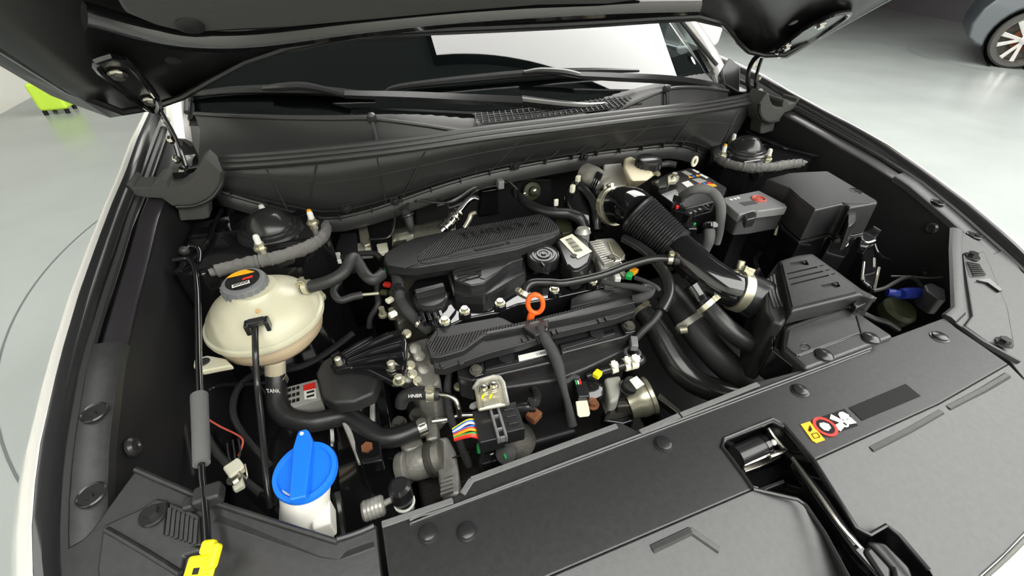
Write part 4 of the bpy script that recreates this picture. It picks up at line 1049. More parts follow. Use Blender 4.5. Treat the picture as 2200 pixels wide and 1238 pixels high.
# oil filler cap
oc = thing('oil_cap', 'round black oil filler cap with raised grip bar', 'cap')
o0 = e1(815, 925, .855)
G().lathe([(.028, -.02), (.030, -.016), (.0305, -.004), (.029, 0), (.026, .0015), (.025, -.0005), (.001, -.0005)], o0 + V(0, -.004, 0), (0, -.05, 1), 36).done('disc', 'plastic_satin', oc)
a, b = e1(695, 895, .870), e1(925, 838, .870); d = (b - a).normalized(); q = V(-d.y, d.x, 0)
G().loft2([a - q * .004, b - q * .004, b + q * .006, a + q * .006], [x - V(0, 0, .016) for x in (a - q * .006, b - q * .006, b + q * .008, a + q * .008)]).done('grip', 'plastic_satin', oc, .002)

# TURBO cover
tc_ = thing('engine_cover', 'black carbon patterned engine cover lettered TURBO', 'cover')
tz = .893
top = P(e1, [(452, 600), (560, 530), (700, 472), (985, 412), (1690, 278), (1760, 320), (1832, 392), (1838, 430), (1780, 470), (1500, 560), (1100, 640), (735, 700), (700, 705), (475, 692), (450, 655)], tz)
bot = [p + V(0, 0, -.022) for p in top]
G().loft2(top, bot).done('shell', 'plastic_black', tc_, .004)
G().prism(P(e1, [(445, 660), (475, 715), (720, 735), (860, 720), (960, 690), (1500, 590), (1790, 500), (1850, 450), (1800, 430), (700, 560)], tz - .016), (0, 0, -.018)).done('lower_shell', 'plastic_black', tc_, .003)
G().prism(P(e1, [(718, 608), (850, 515), (990, 418), (1680, 292), (1750, 335), (1822, 395), (1760, 425), (1560, 455), (1020, 570), (960, 600), (720, 655)], tz + .0022), (0, 0, -.003)).done('carbon_panel', 'carbon', tc_, .0006)
G().prism(P(e1, [(735, 660), (970, 607), (1030, 575), (1560, 465), (1770, 432), (1820, 412), (1828, 430), (1640, 500), (860, 660), (800, 672), (740, 672)], tz + .0015), (0, 0, -.003)).done('silver_strip', 'plastic_black', tc_, .0008)
G().prism(P(e1, [(480, 690), (600, 640), (712, 582), (722, 672), (610, 712)], tz + .002), (0, 0, -.004)).done('corner_facet', 'plastic_black', tc_, .001)
text('TURBO', e1(1060, 492, tz + .0025), e1(1555, 400, tz + .0025), .020, 'plastic_satin', 'lettering', tc_, depth=.003)
text('GDi', e1(1590, 392, tz + .0025), e1(1670, 375, tz + .0025), .009, 'plastic_satin', 'lettering', tc_, depth=.002)
text('Smartstream', e1(1168, 587, tz + .0018), e1(1400, 535, tz + .0018), .0085, 'ink', 'lettering', tc_, depth=.0004)
text('G', e1(1415, 531, tz + .0018), e1(1445, 524, tz + .0018), .0085, 'ink', 'lettering', tc_, depth=.0004)
G().tube(P(e1, [(960, 628), (1060, 605), (1150, 588)], tz + .0018), .0006, 4, 1).done('accent_line', 'ink', tc_)
G().tube(P(e1, [(1460, 522), (1580, 496), (1690, 470)], tz + .0018), .0006, 4, 1).done('accent_line', 'ink', tc_)

# ignition / sensor box with white bar code label
ib = thing('actuator_box', 'black box with white bar code label beside the breather dome', 'actuator')
G().prism(P(e1, [(1805, 500), (1880, 470), (1990, 455), (2045, 490), (2085, 590), (2050, 690), (1980, 735), (1930, 735), (1880, 690)], .884), (0, 0, -.045)).done('housing', 'plastic_satin', ib, .004)
G().prism(P(e1, [(1830, 488), (1928, 446), (2084, 582), (1972, 640)], .8855), (0, 0, -.0008)).done('label', 'label_cream', ib)
for i in range(11):
    t = i / 10; w = .0010 if i % 3 else .0018
    a = e1(1875 + 75 * t, 492 + 95 * t, .887); b = e1(1925 + 85 * t, 478 + 95 * t, .887)
    d = (b - a).normalized(); q = V(-d.y, d.x, 0)
    G().prism([a - q * w, b - q * w, b + q * w * .2, a + q * w * .2], (0, 0, -.0004)).done('bar_code_line', 'ink', ib)
G().lathe([(.0005, .001), (.006, .001), (.0065, 0)], e1(1940, 618, .8845), (0, 0, 1), 16).done('screw_hole', 'rubber', ib)
G().tube(P(e1, [(1900, 690), (1940, 722), (1990, 715), (2040, 680)], .886), .002, 6, 3).done('bead', 'plastic_satin', ib)

# finned aluminium regulator by the corrugated intake
fr_ = thing('finned_housing', 'finned bare aluminium housing with rust tint by the intake tube', 'housing')
G().prism(P(e2, [(430, 520), (470, 480), (610, 470), (660, 520), (712, 600), (690, 650), (600, 660), (570, 735), (510, 720), (470, 600)], .862), (0, 0, -.07)).done('body', 'aluminium', fr_, .006)
for i in range(11):
    a, b = e2(425 + i * 11, 515 + i * 17, .868), e2(520 + i * 9, 500 + i * 16, .872)
    d = (b - a).normalized(); q = V(-d.y, d.x, 0)
    G().boxaxes((a + b) / 2 - V(0, 0, .012), (b - a) / 2, q * .0013, V(0, 0, .014)).done('fin', 'aluminium', fr_, .0006)
G().prism(P(e2, [(560, 500), (640, 510), (700, 590), (670, 640), (600, 600)], .866), (0, 0, -.006)).done('rust_patch', 'zinc', fr_, .003)
bolt(e2(590, 648, .868), .007, .008, fr_, 'alu_dark')
for i, (x, y, m) in enumerate(((690, 680, 'chrome'), (770, 740, 'amber'), (735, 775, 'green'), (640, 790, 'label_white'), (690, 770, 'zinc'))):
    G().box(e2(x, y, .855 - i * .003), (.016, .012, .010), Matrix.Rotation(.4 * i, 3, 'Z')).done('connector_piece', m, fr_, .002)
# pipes over the engine
h1 = thing('coolant_return_hose', 'shiny black hose crossing the engine above the orange dipstick', 'hose')
hose('hose', None, F0, [(1125, 632, .862), (1130, 618, .868), (1145, 608, .872), (1180, 607, .873), (1215, 608, .873), (1290, 592, .876), (1345, 572, .88), (1400, 557, .885), (1440, 557, .887), (1458, 561, .887)], [21, 20, 19, 18, 18, 18, 18, 18, 18, 16], 'rubber_gloss', parent=h1)
hclamp(F0, (1122, 638, .858), (1127, 628, .863), 24, h1, 'zinc', .008, (-1, -.4, .5))
hclamp(F0, (1432, 557, .887), (1446, 558, .887), 19, h1, 'zinc', .008)
hose('nipple', None, F0, [(1450, 559, .887), (1470, 564, .886)], 21, 'rubber', parent=h1)
h2 = thing('vacuum_hose', 'black hose sweeping down from the finned housing past the intake elbow', 'hose')
hose('hose', None, F0, [(1340, 512, .885), (1370, 528, .885), (1398, 550, .88), (1425, 582, .87), (1437, 613, .86), (1434, 640, .85), (1420, 668, .84)], [20, 22, 23, 24, 25, 25, 24], 'rubber_gloss', parent=h2)
hose('lower_end', None, F0, [(1421, 664, .838), (1405, 688, .825), (1380, 712, .81), (1355, 740, .79)], 16, 'rubber', parent=h2)
h3 = thing('rear_coolant_hose', 'black hose arching behind the engine cover to an aluminium elbow', 'hose')
hose('hose', None, e1, [(1470, 120, .885), (1530, 170, .89), (1600, 225, .893), (1700, 265, .895), (1800, 282, .895), (1900, 288, .893), (1980, 320, .888), (2015, 375, .875), (2020, 420, .865)], [18, 20, 22, 22, 22, 22, 24, 22, 20], 'rubber_hose', parent=h3)
G().lathe([(.013, -.02), (.014, 0), (.017, .004), (.014, .010), (.011, .014), (.001, .014)], e1(2010, 450, .868), (0, .2, 1), 18).done('elbow', 'aluminium', h3)
hclamp(e1, (2018, 395, .872), (2018, 430, .864), 24, h3, 'zinc', .008)
tapepath = [(545, 770, .86), (565, 840, .855), (572, 900, .85), (590, 970, .84), (640, 1050, .835), (700, 1110, .83), (760, 1170, .825), (800, 1200, .825)]
lm = thing('engine_loom', 'black cloth taped loom dropping beside the oil filler cap', 'cable')
hose('loom', None, e1, tapepath, [20, 24, 22, 23, 26, 25, 22, 20], 'cloth_tape', parent=lm)
hclamp(e1, (735, 1140, .829), (760, 1168, .827), 25, lm, 'chrome', .006)
hclamp(e1, (565, 890, .851), (573, 915, .85), 25, lm, 'rubber_gloss', .006)
lm2 = thing('side_loom', 'thin dark loom with coloured tags down the engine end', 'cable')
hose('loom', None, e1, [(440, 720, .84), (410, 800, .83), (400, 900, .82), (410, 1000, .81), (350, 1100, .79), (340, 1180, .77)], [12, 13, 12, 14, 12, 12], 'rubber', parent=lm2)
for x, y, m in ((480, 845, 'red'), (440, 740, 'green'), (455, 905, 'olive'), (500, 965, 'label_cream'), (525, 1075, 'label_white')):
    G().box(e1(x, y, .835), (.014, .010, .008), Matrix.Rotation(x, 3, 'Z')).done('tag', m, lm2, .002)
for x, y in ((450, 1090), (525, 1100)):
    bolt(e1(x, y, .80), .006, .020, eng, 'zinc')

# rear of the engine: turbo heat shield, pipes on the firewall
hs = thing('heat_shield', 'crumpled pale metal turbo heat shield behind the engine cover', 'shield')
rows = []
for i in range(7):
    rw = []
    for j in range(10):
        p = e1(520 + 55 * j, 560 - 26 * i - 10 * j, .83 + .03 * math.sin(i * .5) + random.uniform(-.004, .004))
        rw.append(p)
    rows.append(rw)
G().grid(rows).done('sheet', 'heat_shield', hs, solid=.002, angle=20)
G().prism(P(e1, [(250, 385), (320, 375), (350, 520), (300, 540), (265, 500)], .835), (0, 0, -.03)).done('bracket', 'zinc', hs, .003)
G().prism(P(e1, [(205, 520), (350, 510), (360, 580), (210, 590)], .825), (0, 0, -.02)).done('bracket', 'aluminium', hs, .003)
G().prism(P(e1, [(395, 525), (480, 510), (490, 575), (410, 600)], .832), (0, 0, -.01)).done('tag_plate', 'label_cream', hs, .002)
tb = thing('turbo_box', 'dark actuator box at the tank end of the heat shield', 'actuator')
G().prism(P(e1, [(110, 440), (240, 430), (250, 600), (130, 620), (70, 560)], .83), (0, 0, -.05)).done('box', 'plastic_black', tb, .004)
G().prism(P(e1, [(70, 590), (110, 585), (120, 650), (85, 655)], .835), (0, 0, -.01)).done('white_tab', 'label_white', tb, .002)
hose('lead', None, e1, [(130, 630, .835), (250, 605, .85), (380, 600, .855), (430, 640, .85)], 12, 'rubber', parent=tb)
cp_ = thing('turbo_pipe', 'shiny braided metal turbo oil pipe behind the engine cover', 'pipe')
hose('pipe', None, e1, [(900, 430, .86), (960, 370, .87), (1040, 270, .885), (1110, 190, .895), (1165, 165, .90), (1200, 178, .90)], [26, 26, 17, 13, 11, 5], 'chrome', parent=cp_)
for x, y, z in ((1000, 320, .878), (1030, 285, .883), (960, 370, .87), (925, 405, .865)):
    p = e1(x, y, z); G().torus(p, e1(1100, 200, .894) - e1(950, 380, .868), .0125, .003, 18, 6).done('collar', 'steel', cp_)
hose('return_line', None, e1, [(1085, 400, .862), (1120, 340, .875), (1140, 295, .885), (1175, 280, .89)], [10, 10, 11, 8], 'zinc', parent=cp_)
for i, pts in enumerate(([(700, 195, .905), (740, 180, .905), (900, 205, .905), (1010, 175, .91), (1160, 85, .915), (1360, 30, .92), (1430, 35, .92), (1500, 100, .905)],
                         [(870, 225, .90), (1000, 190, .902), (1100, 130, .907), (1200, 70, .912), (1370, 45, .918), (1460, 60, .91), (1490, 170, .895)],
                         [(960, 245, .895), (1060, 205, .898), (1160, 120, .905), (1240, 85, .91), (1380, 62, .915)],
                         [(580, 255, .90), (780, 130, .90), (900, 190, .90), (960, 230, .90)],
                         [(340, 490, .86), (470, 480, .865), (520, 430, .87), (540, 330, .885), (545, 280, .89)])):
    hose('brake_line', ('upper brake line along the firewall reaching the white clip', 'second brake line bundled under the upper one on the firewall', 'short brake line lowest of the bundle on the firewall', 'brake line dropping from the cowl clip to the bundle', 'bent brake line beside the heat shield bracket')[i], e1, pts, 5, 'rubber_gloss', 'pipe', n=8)
bcl = thing('pipe_clip', 'pale grey clip holding the brake lines on the firewall', 'clip')
G().box(e1(1365, 55, .92), (.014, .016, .02)).done('clip', 'plastic_light', bcl, .002)
fb_ = thing('firewall_insulator', 'black moulded insulation mat on the firewall behind the engine', 'insulation')
pts = [hit(700 + x / 3.642, 380 + y / 3.642, lambda q: q.y - (.10 + .1 * q.x * q.x)) for x, y in ((980, 60), (1500, 10), (1770, 20), (1780, 200), (1560, 380), (1050, 420), (700, 400), (700, 220))]
G().prism(pts, (0, .02, 0)).done('mat', 'plastic_black', fb_, .006)
pts = [hit(700 + x / 3.642, 380 + y / 3.642, lambda q: q.y - (.085 + .1 * q.x * q.x)) for x, y in ((1220, 110), (1350, 90), (1360, 290), (1200, 310))]
G().prism(pts, (0, .02, 0)).done('raised_pad', 'gloss_black', fb_, .004)
pp = hit(700 + 1610 / 3.642, 380 + 110 / 3.642, lambda q: q.y - .09)
G().lathe([(.024, 0), (.022, .006), (.012, .008), (.010, .016), (.001, .017)], pp, (0, -1, .3), 22).done('grommet', 'olive', fb_)
bolt(pp + V(.004, -.016, .004), .006, .008, fb_, 'steel', (0, -1, .3))
bolt(pp + V(-.02, -.008, -.002), .004, .006, fb_, 'steel', (0, -1, .3))
sn = thing('oxygen_sensor', 'black ribbed sensor plug hanging behind the heat shield', 'sensor')
hose('body', None, e1, [(620, 270, .89), (645, 320, .88), (665, 400, .865), (680, 440, .86)], [18, 22, 16, 10], 'rubber', parent=sn)
G().torus(e1(640, 300, .885), (0.2, -.4, -1), .012, .003, 18, 6).done('ring', 'rubber_gloss', sn)

# ------------------------------------------------------------------ injector cover and intake manifold
ic = thing('coil_cover', 'black carbon patterned coil cover along the engine front', 'cover')
iz = .845
top = P(f1, [(368, 385), (450, 270), (880, 195), (920, 205), (990, 242), (1380, 148), (1395, 65), (1440, 40), (1560, 8), (1800, -20), (1845, 50), (1838, 100), (1500, 185), (1180, 250), (780, 330), (640, 430), (470, 480), (400, 478)], iz)
G().loft2(top, [p + V(0, 0, -.020) for p in top]).done('shell', 'plastic_black', ic, .003)
G().prism(P(f1, [(455, 340), (450, 278), (880, 200), (985, 245), (560, 330)], iz + .0015), (0, 0, -.003)).done('upper_facet', 'plastic_black', ic, .001)
G().prism(P(f1, [(385, 385), (450, 330), (700, 290), (985, 248), (790, 300), (645, 405), (480, 455), (440, 455)], iz + .001), (0, 0, -.003)).done('carbon_strip', 'carbon', ic, .001)
G().prism(P(f1, [(985, 248), (1380, 150), (1590, 90), (1400, 155), (1000, 258), (800, 305), (800, 295)], iz + .0012), (0, 0, -.003)).done('carbon_strip', 'carbon', ic, .001)
G().prism(P(f1, [(1392, 72), (1560, 15), (1700, 8), (1600, 80), (1390, 130)], iz + .0018), (0, 0, -.003)).done('upper_facet', 'plastic_black', ic, .001)
G().prism(P(f1, [(790, 320), (800, 300), (1000, 260), (1400, 160), (1620, 95), (1835, 45), (1840, 95), (1500, 180), (1180, 245)], iz + .002), (0, 0, -.004)).done('black_band', 'plastic_satin', ic, .0015)
G().prism(P(f1, [(800, 455), (1060, 385), (1240, 320), (1700, 210), (1840, 160), (1838, 105), (1500, 190), (1180, 255), (785, 335), (650, 435), (420, 490), (430, 555), (500, 560)], iz - .006), (0, 0, -.016)).done('front_skirt', 'plastic_black', ic, .002)
for x, y in ((490, 540), (620, 520), (1060, 365), (1100, 350), (1265, 310), (1300, 300), (1590, 228), (1640, 215)):
    G().box(f1(x, y, iz - .006), (.007, .010, .006)).done('snap_tab', 'plastic_black', ic, .001)
# loom boot in the middle of the cover
bt = thing('loom_boot', 'dark ribbed boot where the taped loom leaves the coil cover', 'cable')
G().prism(P(f1, [(1050, 265), (1235, 215), (1230, 300), (1140, 330)], iz + .004), (0, 0, -.008)).done('boot', 'plastic_black', bt, .002)
p = f1(1175, 300, .845)
for i in range(5): G().torus(p + (f1(1200, 350, .835) - p) * (i / 5), f1(1220, 390, .82) - p, .0115, .0022, 18, 6).done('bellows_ring', 'rubber_gloss', bt)
hose('loom', None, f1, [(1160, 275, .846), (1200, 340, .842), (1260, 440, .825), (1300, 540, .81), (1320, 620, .80), (1345, 720, .785), (1370, 820, .765), (1400, 960, .74)], [18, 24, 25, 25, 22, 15, 16, 22], 'cloth_tape', parent=bt)
# intake manifold
im = thing('intake_manifold', 'black plastic intake manifold with notched shields under the coil cover', 'manifold')
mzz = .815
G().prism(P(f1, [(590, 560), (800, 440), (1780, 190), (1835, 300), (1760, 340), (1340, 450), (1330, 500), (900, 600), (700, 645), (600, 620)], mzz - .004), (0, 0, -.05)).done('upper_body', 'plastic_satin', im, .004)
G().prism(P(f1, [(700, 640), (1330, 480), (1780, 350), (1800, 420), (1500, 560), (1300, 640), (900, 700), (720, 690)], mzz - .03), (0, 0, -.09)).done('lower_body', 'plastic_black', im, .006)
def shield(pts, notch_):
    o = G().prism(P(f1, pts, mzz), (0, 0, -.006)).done('notched_shield', 'gloss_black', im, .001)
    p, r = notch_
    G().lathe([(.0005, .0015), (r, .0015), (r, 0)], f1(*p, mzz), (0, 0, 1), 20).done('shield_notch', 'plastic_satin', im)
shield([(780, 485), (870, 470), (900, 500), (980, 490), (990, 455), (1220, 395), (1215, 465), (1000, 530), (790, 575)], ((938, 480), .013))
shield([(1310, 385), (1540, 325), (1570, 345), (1600, 310), (1690, 275), (1700, 315), (1500, 375), (1345, 420), (1325, 450)], ((1572, 318), .012))
G().prism(P(f1, [(1020, 470), (1215, 425), (1222, 462), (1028, 510)], mzz + .0012), (0, 0, -.0008)).done('part_number_label', 'label_white', im)
text('00811', f1(1208, 440, mzz + .0016), f1(1150, 455, mzz + .0016), .005, 'ink', 'label_lettering', im, depth=.0002)
for k in range(5):
    a = f1(885 + k * 85, 600 - k * 22, mzz - .028); G().box(a, (.004, .03, .02)).done('runner_rib', 'plastic_satin', im, .001)
for c_ in (([(680, 490), (770, 465), (785, 560), (780, 600), (720, 618), (690, 600)], (725, 575)), ([(1720, 210), (1820, 175), (1850, 270), (1840, 300), (1770, 312), (1745, 270)], (1797, 265))):
    G().prism(P(f1, c_[0], mzz + .006), (0, 0, -.006)).done('fixing_bracket', 'gloss_black', im, .002)
    bolt(f1(*c_[1], mzz + .006), .0075, .007, im, 'alu_dark')
# orange dipstick
dp = thing('dipstick', 'orange oil dipstick with ring handle beside the coil cover', 'dipstick')
rc_ = e1(1640, 995, .868)
xx = ROT @ V(1, 0, 0); yy = V(0, .2, 1).normalized()
pts = [rc_ + xx * (math.cos(t) * .0125) + yy * (math.sin(t) * .0175) for t in dens(0, 2 * math.pi, 25)[:-1]]
G().tube(pts, .0042, 10, 1, True).done('ring', 'orange', dp)
G().tube([rc_ + yy * -.018 + xx * -.006, rc_ + yy * -.028 + xx * -.010, rc_ + yy * -.05 + xx * -.012], [.0065, .006, .005], 10, 2).done('stem', 'orange', dp)

# ------------------------------------------------------------------ front of the engine
sh = thing('short_hose', 'grey printed rubber hose elbow on a bent steel pipe', 'hose')
hose('hose', None, f1, [(200, 830, .755), (215, 770, .768), (270, 740, .775), (360, 735, .78), (440, 740, .78), (470, 742, .78)], [26, 30, 30, 29, 28, 26], 'rubber', parent=sh)
hclamp(f1, (395, 738, .78), (430, 739, .78), 31, sh, 'zinc', .012)
hose('steel_pipe', None, f1, [(470, 742, .78), (530, 750, .78), (580, 780, .776), (605, 840, .765), (610, 890, .75)], [12, 12, 12, 11, 11], 'steel', parent=sh)
text('HNBR', f1(255, 765, .79), f1(350, 760, .79), .005, 'label_white', 'lettering', sh, normal=(0, -.7, .7), lift=.002)
ll = thing('front_loom', 'black cloth taped loom hanging down the engine front', 'cable')
hose('loom', None, f1, [(545, 570, .79), (530, 640, .77), (525, 730, .75), (535, 850, .73), (560, 940, .72), (600, 1040, .70), (640, 1150, .68), (680, 1240, .66)], [11, 15, 17, 17, 16, 16, 17, 18], 'cloth_tape', parent=ll)
ab = thing('lifting_bracket', 'bare metal engine lifting bracket with two bolts', 'bracket')
G().prism(P(f1, [(712, 700), (740, 650), (850, 618), (890, 625), (915, 660), (945, 810), (740, 850)], .815), (0, 0, -.007)).done('plate', 'zinc', ab, .006, 3)
G().tube([f1(x, y, .816) for x, y in ((712, 700), (740, 650), (850, 618), (890, 625), (915, 660), (945, 810))], .0035, 8, 1).done('rolled_edge', 'aluminium', ab)
for x, y in ((778, 705), (845, 685)):
    bolt(f1(x, y, .816), .0065, .008, ab, 'steel')
    G().lathe([(.004, 0), (.004, .006), (.0005, .007)], f1(x, y, .824), (0, 0, 1), 10).done('stud_tip', 'steel', ab)
for x in (770, 825): G().prism(P(f1, [(x, 745), (x + 18, 735), (x + 8, 770), (x - 10, 775)], .8158), (0, 0, .0006)).done('paint_mark', 'yellow', ab)
G().prism(P(f1, [(765, 790), (890, 750), (905, 805), (780, 835)], .817), (0, 0, -.003)).done('pressed_pad', 'zinc', ab, .003)
# big wiring connector
bc_ = thing('wiring_connector', 'large black wiring connector with coloured wires and grey lock bar', 'connector')
cz = .800
ax_ = (f1(1000, 880, cz) - f1(740, 940, cz)); L = ax_.length; ax_.normalize(); ay_ = V(-ax_.y, ax_.x, 0); az_ = V(0, 0, 1)
c0 = f1(790, 940, cz)
def cbx(u0, u1, v0, v1, w0, w1, nm, m, par=bc_, bev=.002):
    G().boxaxes(c0 + ax_ * ((u0 + u1) / 2) + ay_ * ((v0 + v1) / 2) + az_ * ((w0 + w1) / 2), ax_ * (abs(u1 - u0) / 2), ay_ * (abs(v1 - v0) / 2), az_ * (abs(w1 - w0) / 2)).done(nm, m, par, bev)
cbx(-.014, .022, -.028, .026, -.03, -.002, 'shell', 'plastic_satin')
cbx(.022, .052, -.024, .024, -.028, .001, 'shell', 'plastic_black')
cbx(.010, .014, -.032, .033, -.01, .004, 'lock_bar', 'plastic_light'); cbx(.021, .025, -.032, .033, -.01, .004, 'lock_bar', 'plastic_light')
for v in (-.030, -.016, .006, .030): cbx(.014, .021, v - .0015, v + .0015, -.008, .003, 'lock_rung', 'plastic_light', bev=.0005)
for v in (-.012, 0, .012): cbx(.030, .046, v - .002, v + .002, 0, .004, 'latch_rib', 'plastic_satin', bev=.001)
G().prism([c0 + ax_ * u + ay_ * v + V(0, 0, .004) for u, v in ((-.012, .026), (.008, .032), (.012, .036), (.004, .040), (-.014, .036), (-.018, .030))], (0, 0, -.006)).done('mounting_tab', 'plastic_light', bc_, .002)
for i, m in enumerate(('yellow', 'blue', 'label_white', 'blue', 'red', 'amber', 'green', 'orange', 'red')):
    v = .016 - i * .0040
    G().tube([c0 + ax_ * -.012 + ay_ * v + V(0, 0, -.010), c0 + ax_ * -.024 + ay_ * (v * .9) + V(0, 0, -.006 + .002 * (i % 3)), c0 + ax_ * -.046 + ay_ * (v * .55 + .002) + V(0, 0, -.014)], .0019, 6, 4).done('wire', m, bc_)
hose('conduit', None, f1, [(990, 850, .790), (1040, 830, .798), (1100, 825, .80), (1145, 790, .795), (1150, 740, .785), (1120, 700, .77)], [20, 20, 21, 21, 20, 18], 'rubber_gloss', parent=bc_)
for k in range(3): hclamp(f1, (1090 + k * 12, 826, .80), (1100 + k * 12, 822, .80), 23, bc_, 'plastic_satin', .003)
# alternator
al = thing('alternator', 'dull aluminium alternator with round pulley end low at the engine front', 'alternator')
a, b = f4(455, 430, .64), f4(640, 370, .66); d = (b - a).normalized()
rr_ = wpx(a, 34)
G().lathe([(rr_ * .5, -.004), (rr_ * .96, -.004), (rr_ * 1.02, 0), (rr_ * 1.02, .010), (rr_ * .9, .012), (rr_ * .9, .018), (rr_ * 1.0, .020), (rr_ * 1.02, .045), (rr_ * .9, .05), (rr_ * .95, .075)], a, d, 32).done('stator', 'cast_alu', al)
G().lathe([(rr_ * 1.08, .050), (rr_ * 1.15, .052), (rr_ * 1.15, .060), (rr_ * 1.05, .062)], a, d, 32).done('band', 'alu_dark', al)
G().prism(P(f4, [(640, 250), (720, 235), (770, 330), (790, 470), (790, 590), (690, 590), (665, 500), (655, 380)], .665), (0, 0, -.06)).done('end_frame', 'aluminium', al, .006)
for i in range(5):
    G().boxaxes(f4(715, 480 + i * 24, .668), d * .011, V(-d.y, d.x, 0) * .0022, V(0, 0, .004)).done('cooling_fin', 'aluminium', al, .001)
G().prism(P(f4, [(430, 290), (560, 240), (590, 300), (470, 330)], .675), (0, 0, -.03)).done('mounting_lug', 'cast_alu', al, .005)
G().prism(P(f4, [(580, 60), (650, 50), (670, 250), (590, 270)], .685), (0, 0, -.05)).done('tensioner_arm', 'cast_alu', al, .006)
bolt(f4(540, 120, .695), .010, .012, al, 'alu_dark')
bolt(f4(435, 170, .69), .010, .012, al, 'alu_dark')
G().box(f4(800, 355, .67), (.03, .003, .003)).done('clip', 'steel', al)
# starter / sensor parts under the connector
sm = thing('starter_motor', 'dark starter motor with green tipped plug behind the radiator cover', 'motor')
G().cyl(f4(930, 360, .66), f4(1080, 320, .66), .034, n=24).done('body', 'gloss_black', sm)
G().lathe([(.012, 0), (.016, .004), (.016, .016), (.008, .018), (.001, .018)], f4(1055, 350, .69), (0, -.5, 1), 18).done('terminal', 'rubber', sm)
G().box(f4(1060, 362, .712), (.003, .008, .004)).done('green_tip', 'green', sm)
G().tube(P(f4, [(915, 270, .70), (900, 300, .70), (905, 340, .70)]), .0028, 6, 3).done('green_wire', 'green', sm)
G().prism(P(f4, [(925, 290), (960, 280), (985, 390), (930, 410), (900, 390)], .69), (0, 0, -.02)).done('bracket', 'plastic_black', sm, .003)
G().tube(P(f4, [(905, 270, .715), (950, 262, .715), (1000, 245, .715), (1010, 200, .718)]), .0035, 6, 2).done('cable', 'plastic_light', sm)
G().lathe([(.03, 0), (.031, .01), (.02, .016), (.001, .017)], f4(1130, 270, .66), (0, -.4, 1), 24).done('cap', 'alu_dark', sm)
rb2 = G().box(f1(1130, 890, .74), (.022, .020, .014), Matrix.Rotation(.5, 3, 'Z')).done('rusty_bracket', 'rust', None, .003); tag(rb2, 'small rusty bracket beside the wiring connector conduit', 'bracket')
# throttle / pump group on the front right of the manifold
tp_ = thing('purge_valve', 'black purge valve pipe with cream bands and yellow clip', 'valve')
hose('pipe', None, f1, [(1500, 615, .775), (1560, 595, .778), (1640, 570, .78), (1700, 553, .782), (1760, 535, .784), (1830, 520, .786), (1880, 505, .785), (1870, 470, .785), (1835, 455, .785)], [12, 14, 16, 17, 22, 22, 20, 16, 14], 'plastic_satin', parent=tp_)
hclamp(f1, (1680, 560, .781), (1700, 553, .782), 20, tp_, 'label_cream', .010)
hclamp(f1, (1765, 535, .784), (1790, 528, .785), 26, tp_, 'label_cream', .008)
hclamp(f1, (1810, 524, .786), (1835, 518, .786), 25, tp_, 'label_cream', .012)
G().box(f1(1575, 600, .785), (.014, .012, .010), Matrix.Rotation(.5, 3, 'Z')).done('yellow_clip', 'yellow', tp_, .002)
G().torus(f1(1820, 450, .79), (0, 0, 1), .012, .003, 20, 6).done('hose_lip', 'plastic_grey', tp_)
G().box(f1(1830, 385, .80), (.012, .024, .014), Matrix.Rotation(-.5, 3, 'Z')).done('plug', 'plastic_light', tp_, .002)
th_ = thing('throttle_body', 'throttle body with brassy round end and tagged cables', 'throttle')
a, b = f1(1790, 800, .70), f1(1915, 755, .71); d = (b - a).normalized(); r_ = wpx(b, 40)
G().lathe([(r_ * .9, -.02), (r_ * .95, -.004), (r_ * 1.0, 0), (r_ * 1.0, .010), (r_ * .97, .011), (r_ * .97, .016), (r_ * 1.02, .018), (r_ * 1.02, .024), (r_ * .9, .026), (r_ * .6, .024), (.001, .024)], b - d * .015, d, 36).done('round_end', 'zinc', th_)
G().cyl(a - d * .045, a + d * .02, r_ * .62, n=24).done('body', 'alu_dark', th_)
G().prism(P(f1, [(1620, 620), (1740, 600), (1745, 680), (1720, 780), (1660, 800), (1640, 700)], .765), (0, 0, -.03)).done('foil_wrap', 'label_grey', th_, .006)
G().lathe([(.018, -.02), (.019, .006), (.012, .010), (.001, .010)], f1(1540, 720, .755), (0, -.4, 1), 22).done('actuator', 'gloss_black', th_)
G().lathe([(.012, -.02), (.013, 0), (.013, .016), (.008, .020), (.001, .02)], f1(1790, 690, .76), (0, -.4, 1), 16).done('plug_body', 'rubber', th_)
for i in range(3): G().torus(f1(1790, 690, .758 + i * .006), (0, -.4, 1), .0132, .0012, 16, 6).done('plug_ring', 'rubber_gloss', th_)
G().prism(P(f1, [(1800, 640), (1850, 612), (1905, 670), (1850, 705)], .79), (0, 0, -.001)).done('cable_tag', 'label_cream', th_)
hose('lead', None, f1, [(1745, 680, .76), (1730, 740, .75), (1690, 810, .74), (1650, 880, .72), (1630, 930, .71)], 7, 'rubber', parent=th_)
G().prism(P(f1, [(1600, 860), (1820, 845), (1835, 930), (1760, 950), (1620, 930)], .69), (0, 0, -.03)).done('lower_bracket', 'gloss_black', th_, .006)
G().prism(P(f1, [(1700, 780), (1820, 770), (1830, 820), (1710, 830)], .72), (0, 0, -.02)).done('flange', 'alu_dark', th_, .004)
kn = thing('tagged_connector', 'black plug with cream tag on red and white wires', 'connector')
G().box(f1(1465, 720, .76), (.020, .034, .016), Matrix.Rotation(-.3, 3, 'Z')).done('shell', 'plastic_satin', kn, .003)
G().prism(P(f1, [(1422, 790), (1505, 772), (1525, 875), (1515, 892), (1450, 900), (1436, 885)], .758), (0, 0, -.002)).done('tag', 'label_cream', kn, .001)
for i, m in enumerate(('red', 'label_white', 'green')):
    hose('wire', None, f1, [(1460 - i * 14, 690, .765), (1455 - i * 16, 650, .77), (1440 - i * 16, 625, .775), (1390, 625, .785)], 3.4, m, parent=kn, n=6)
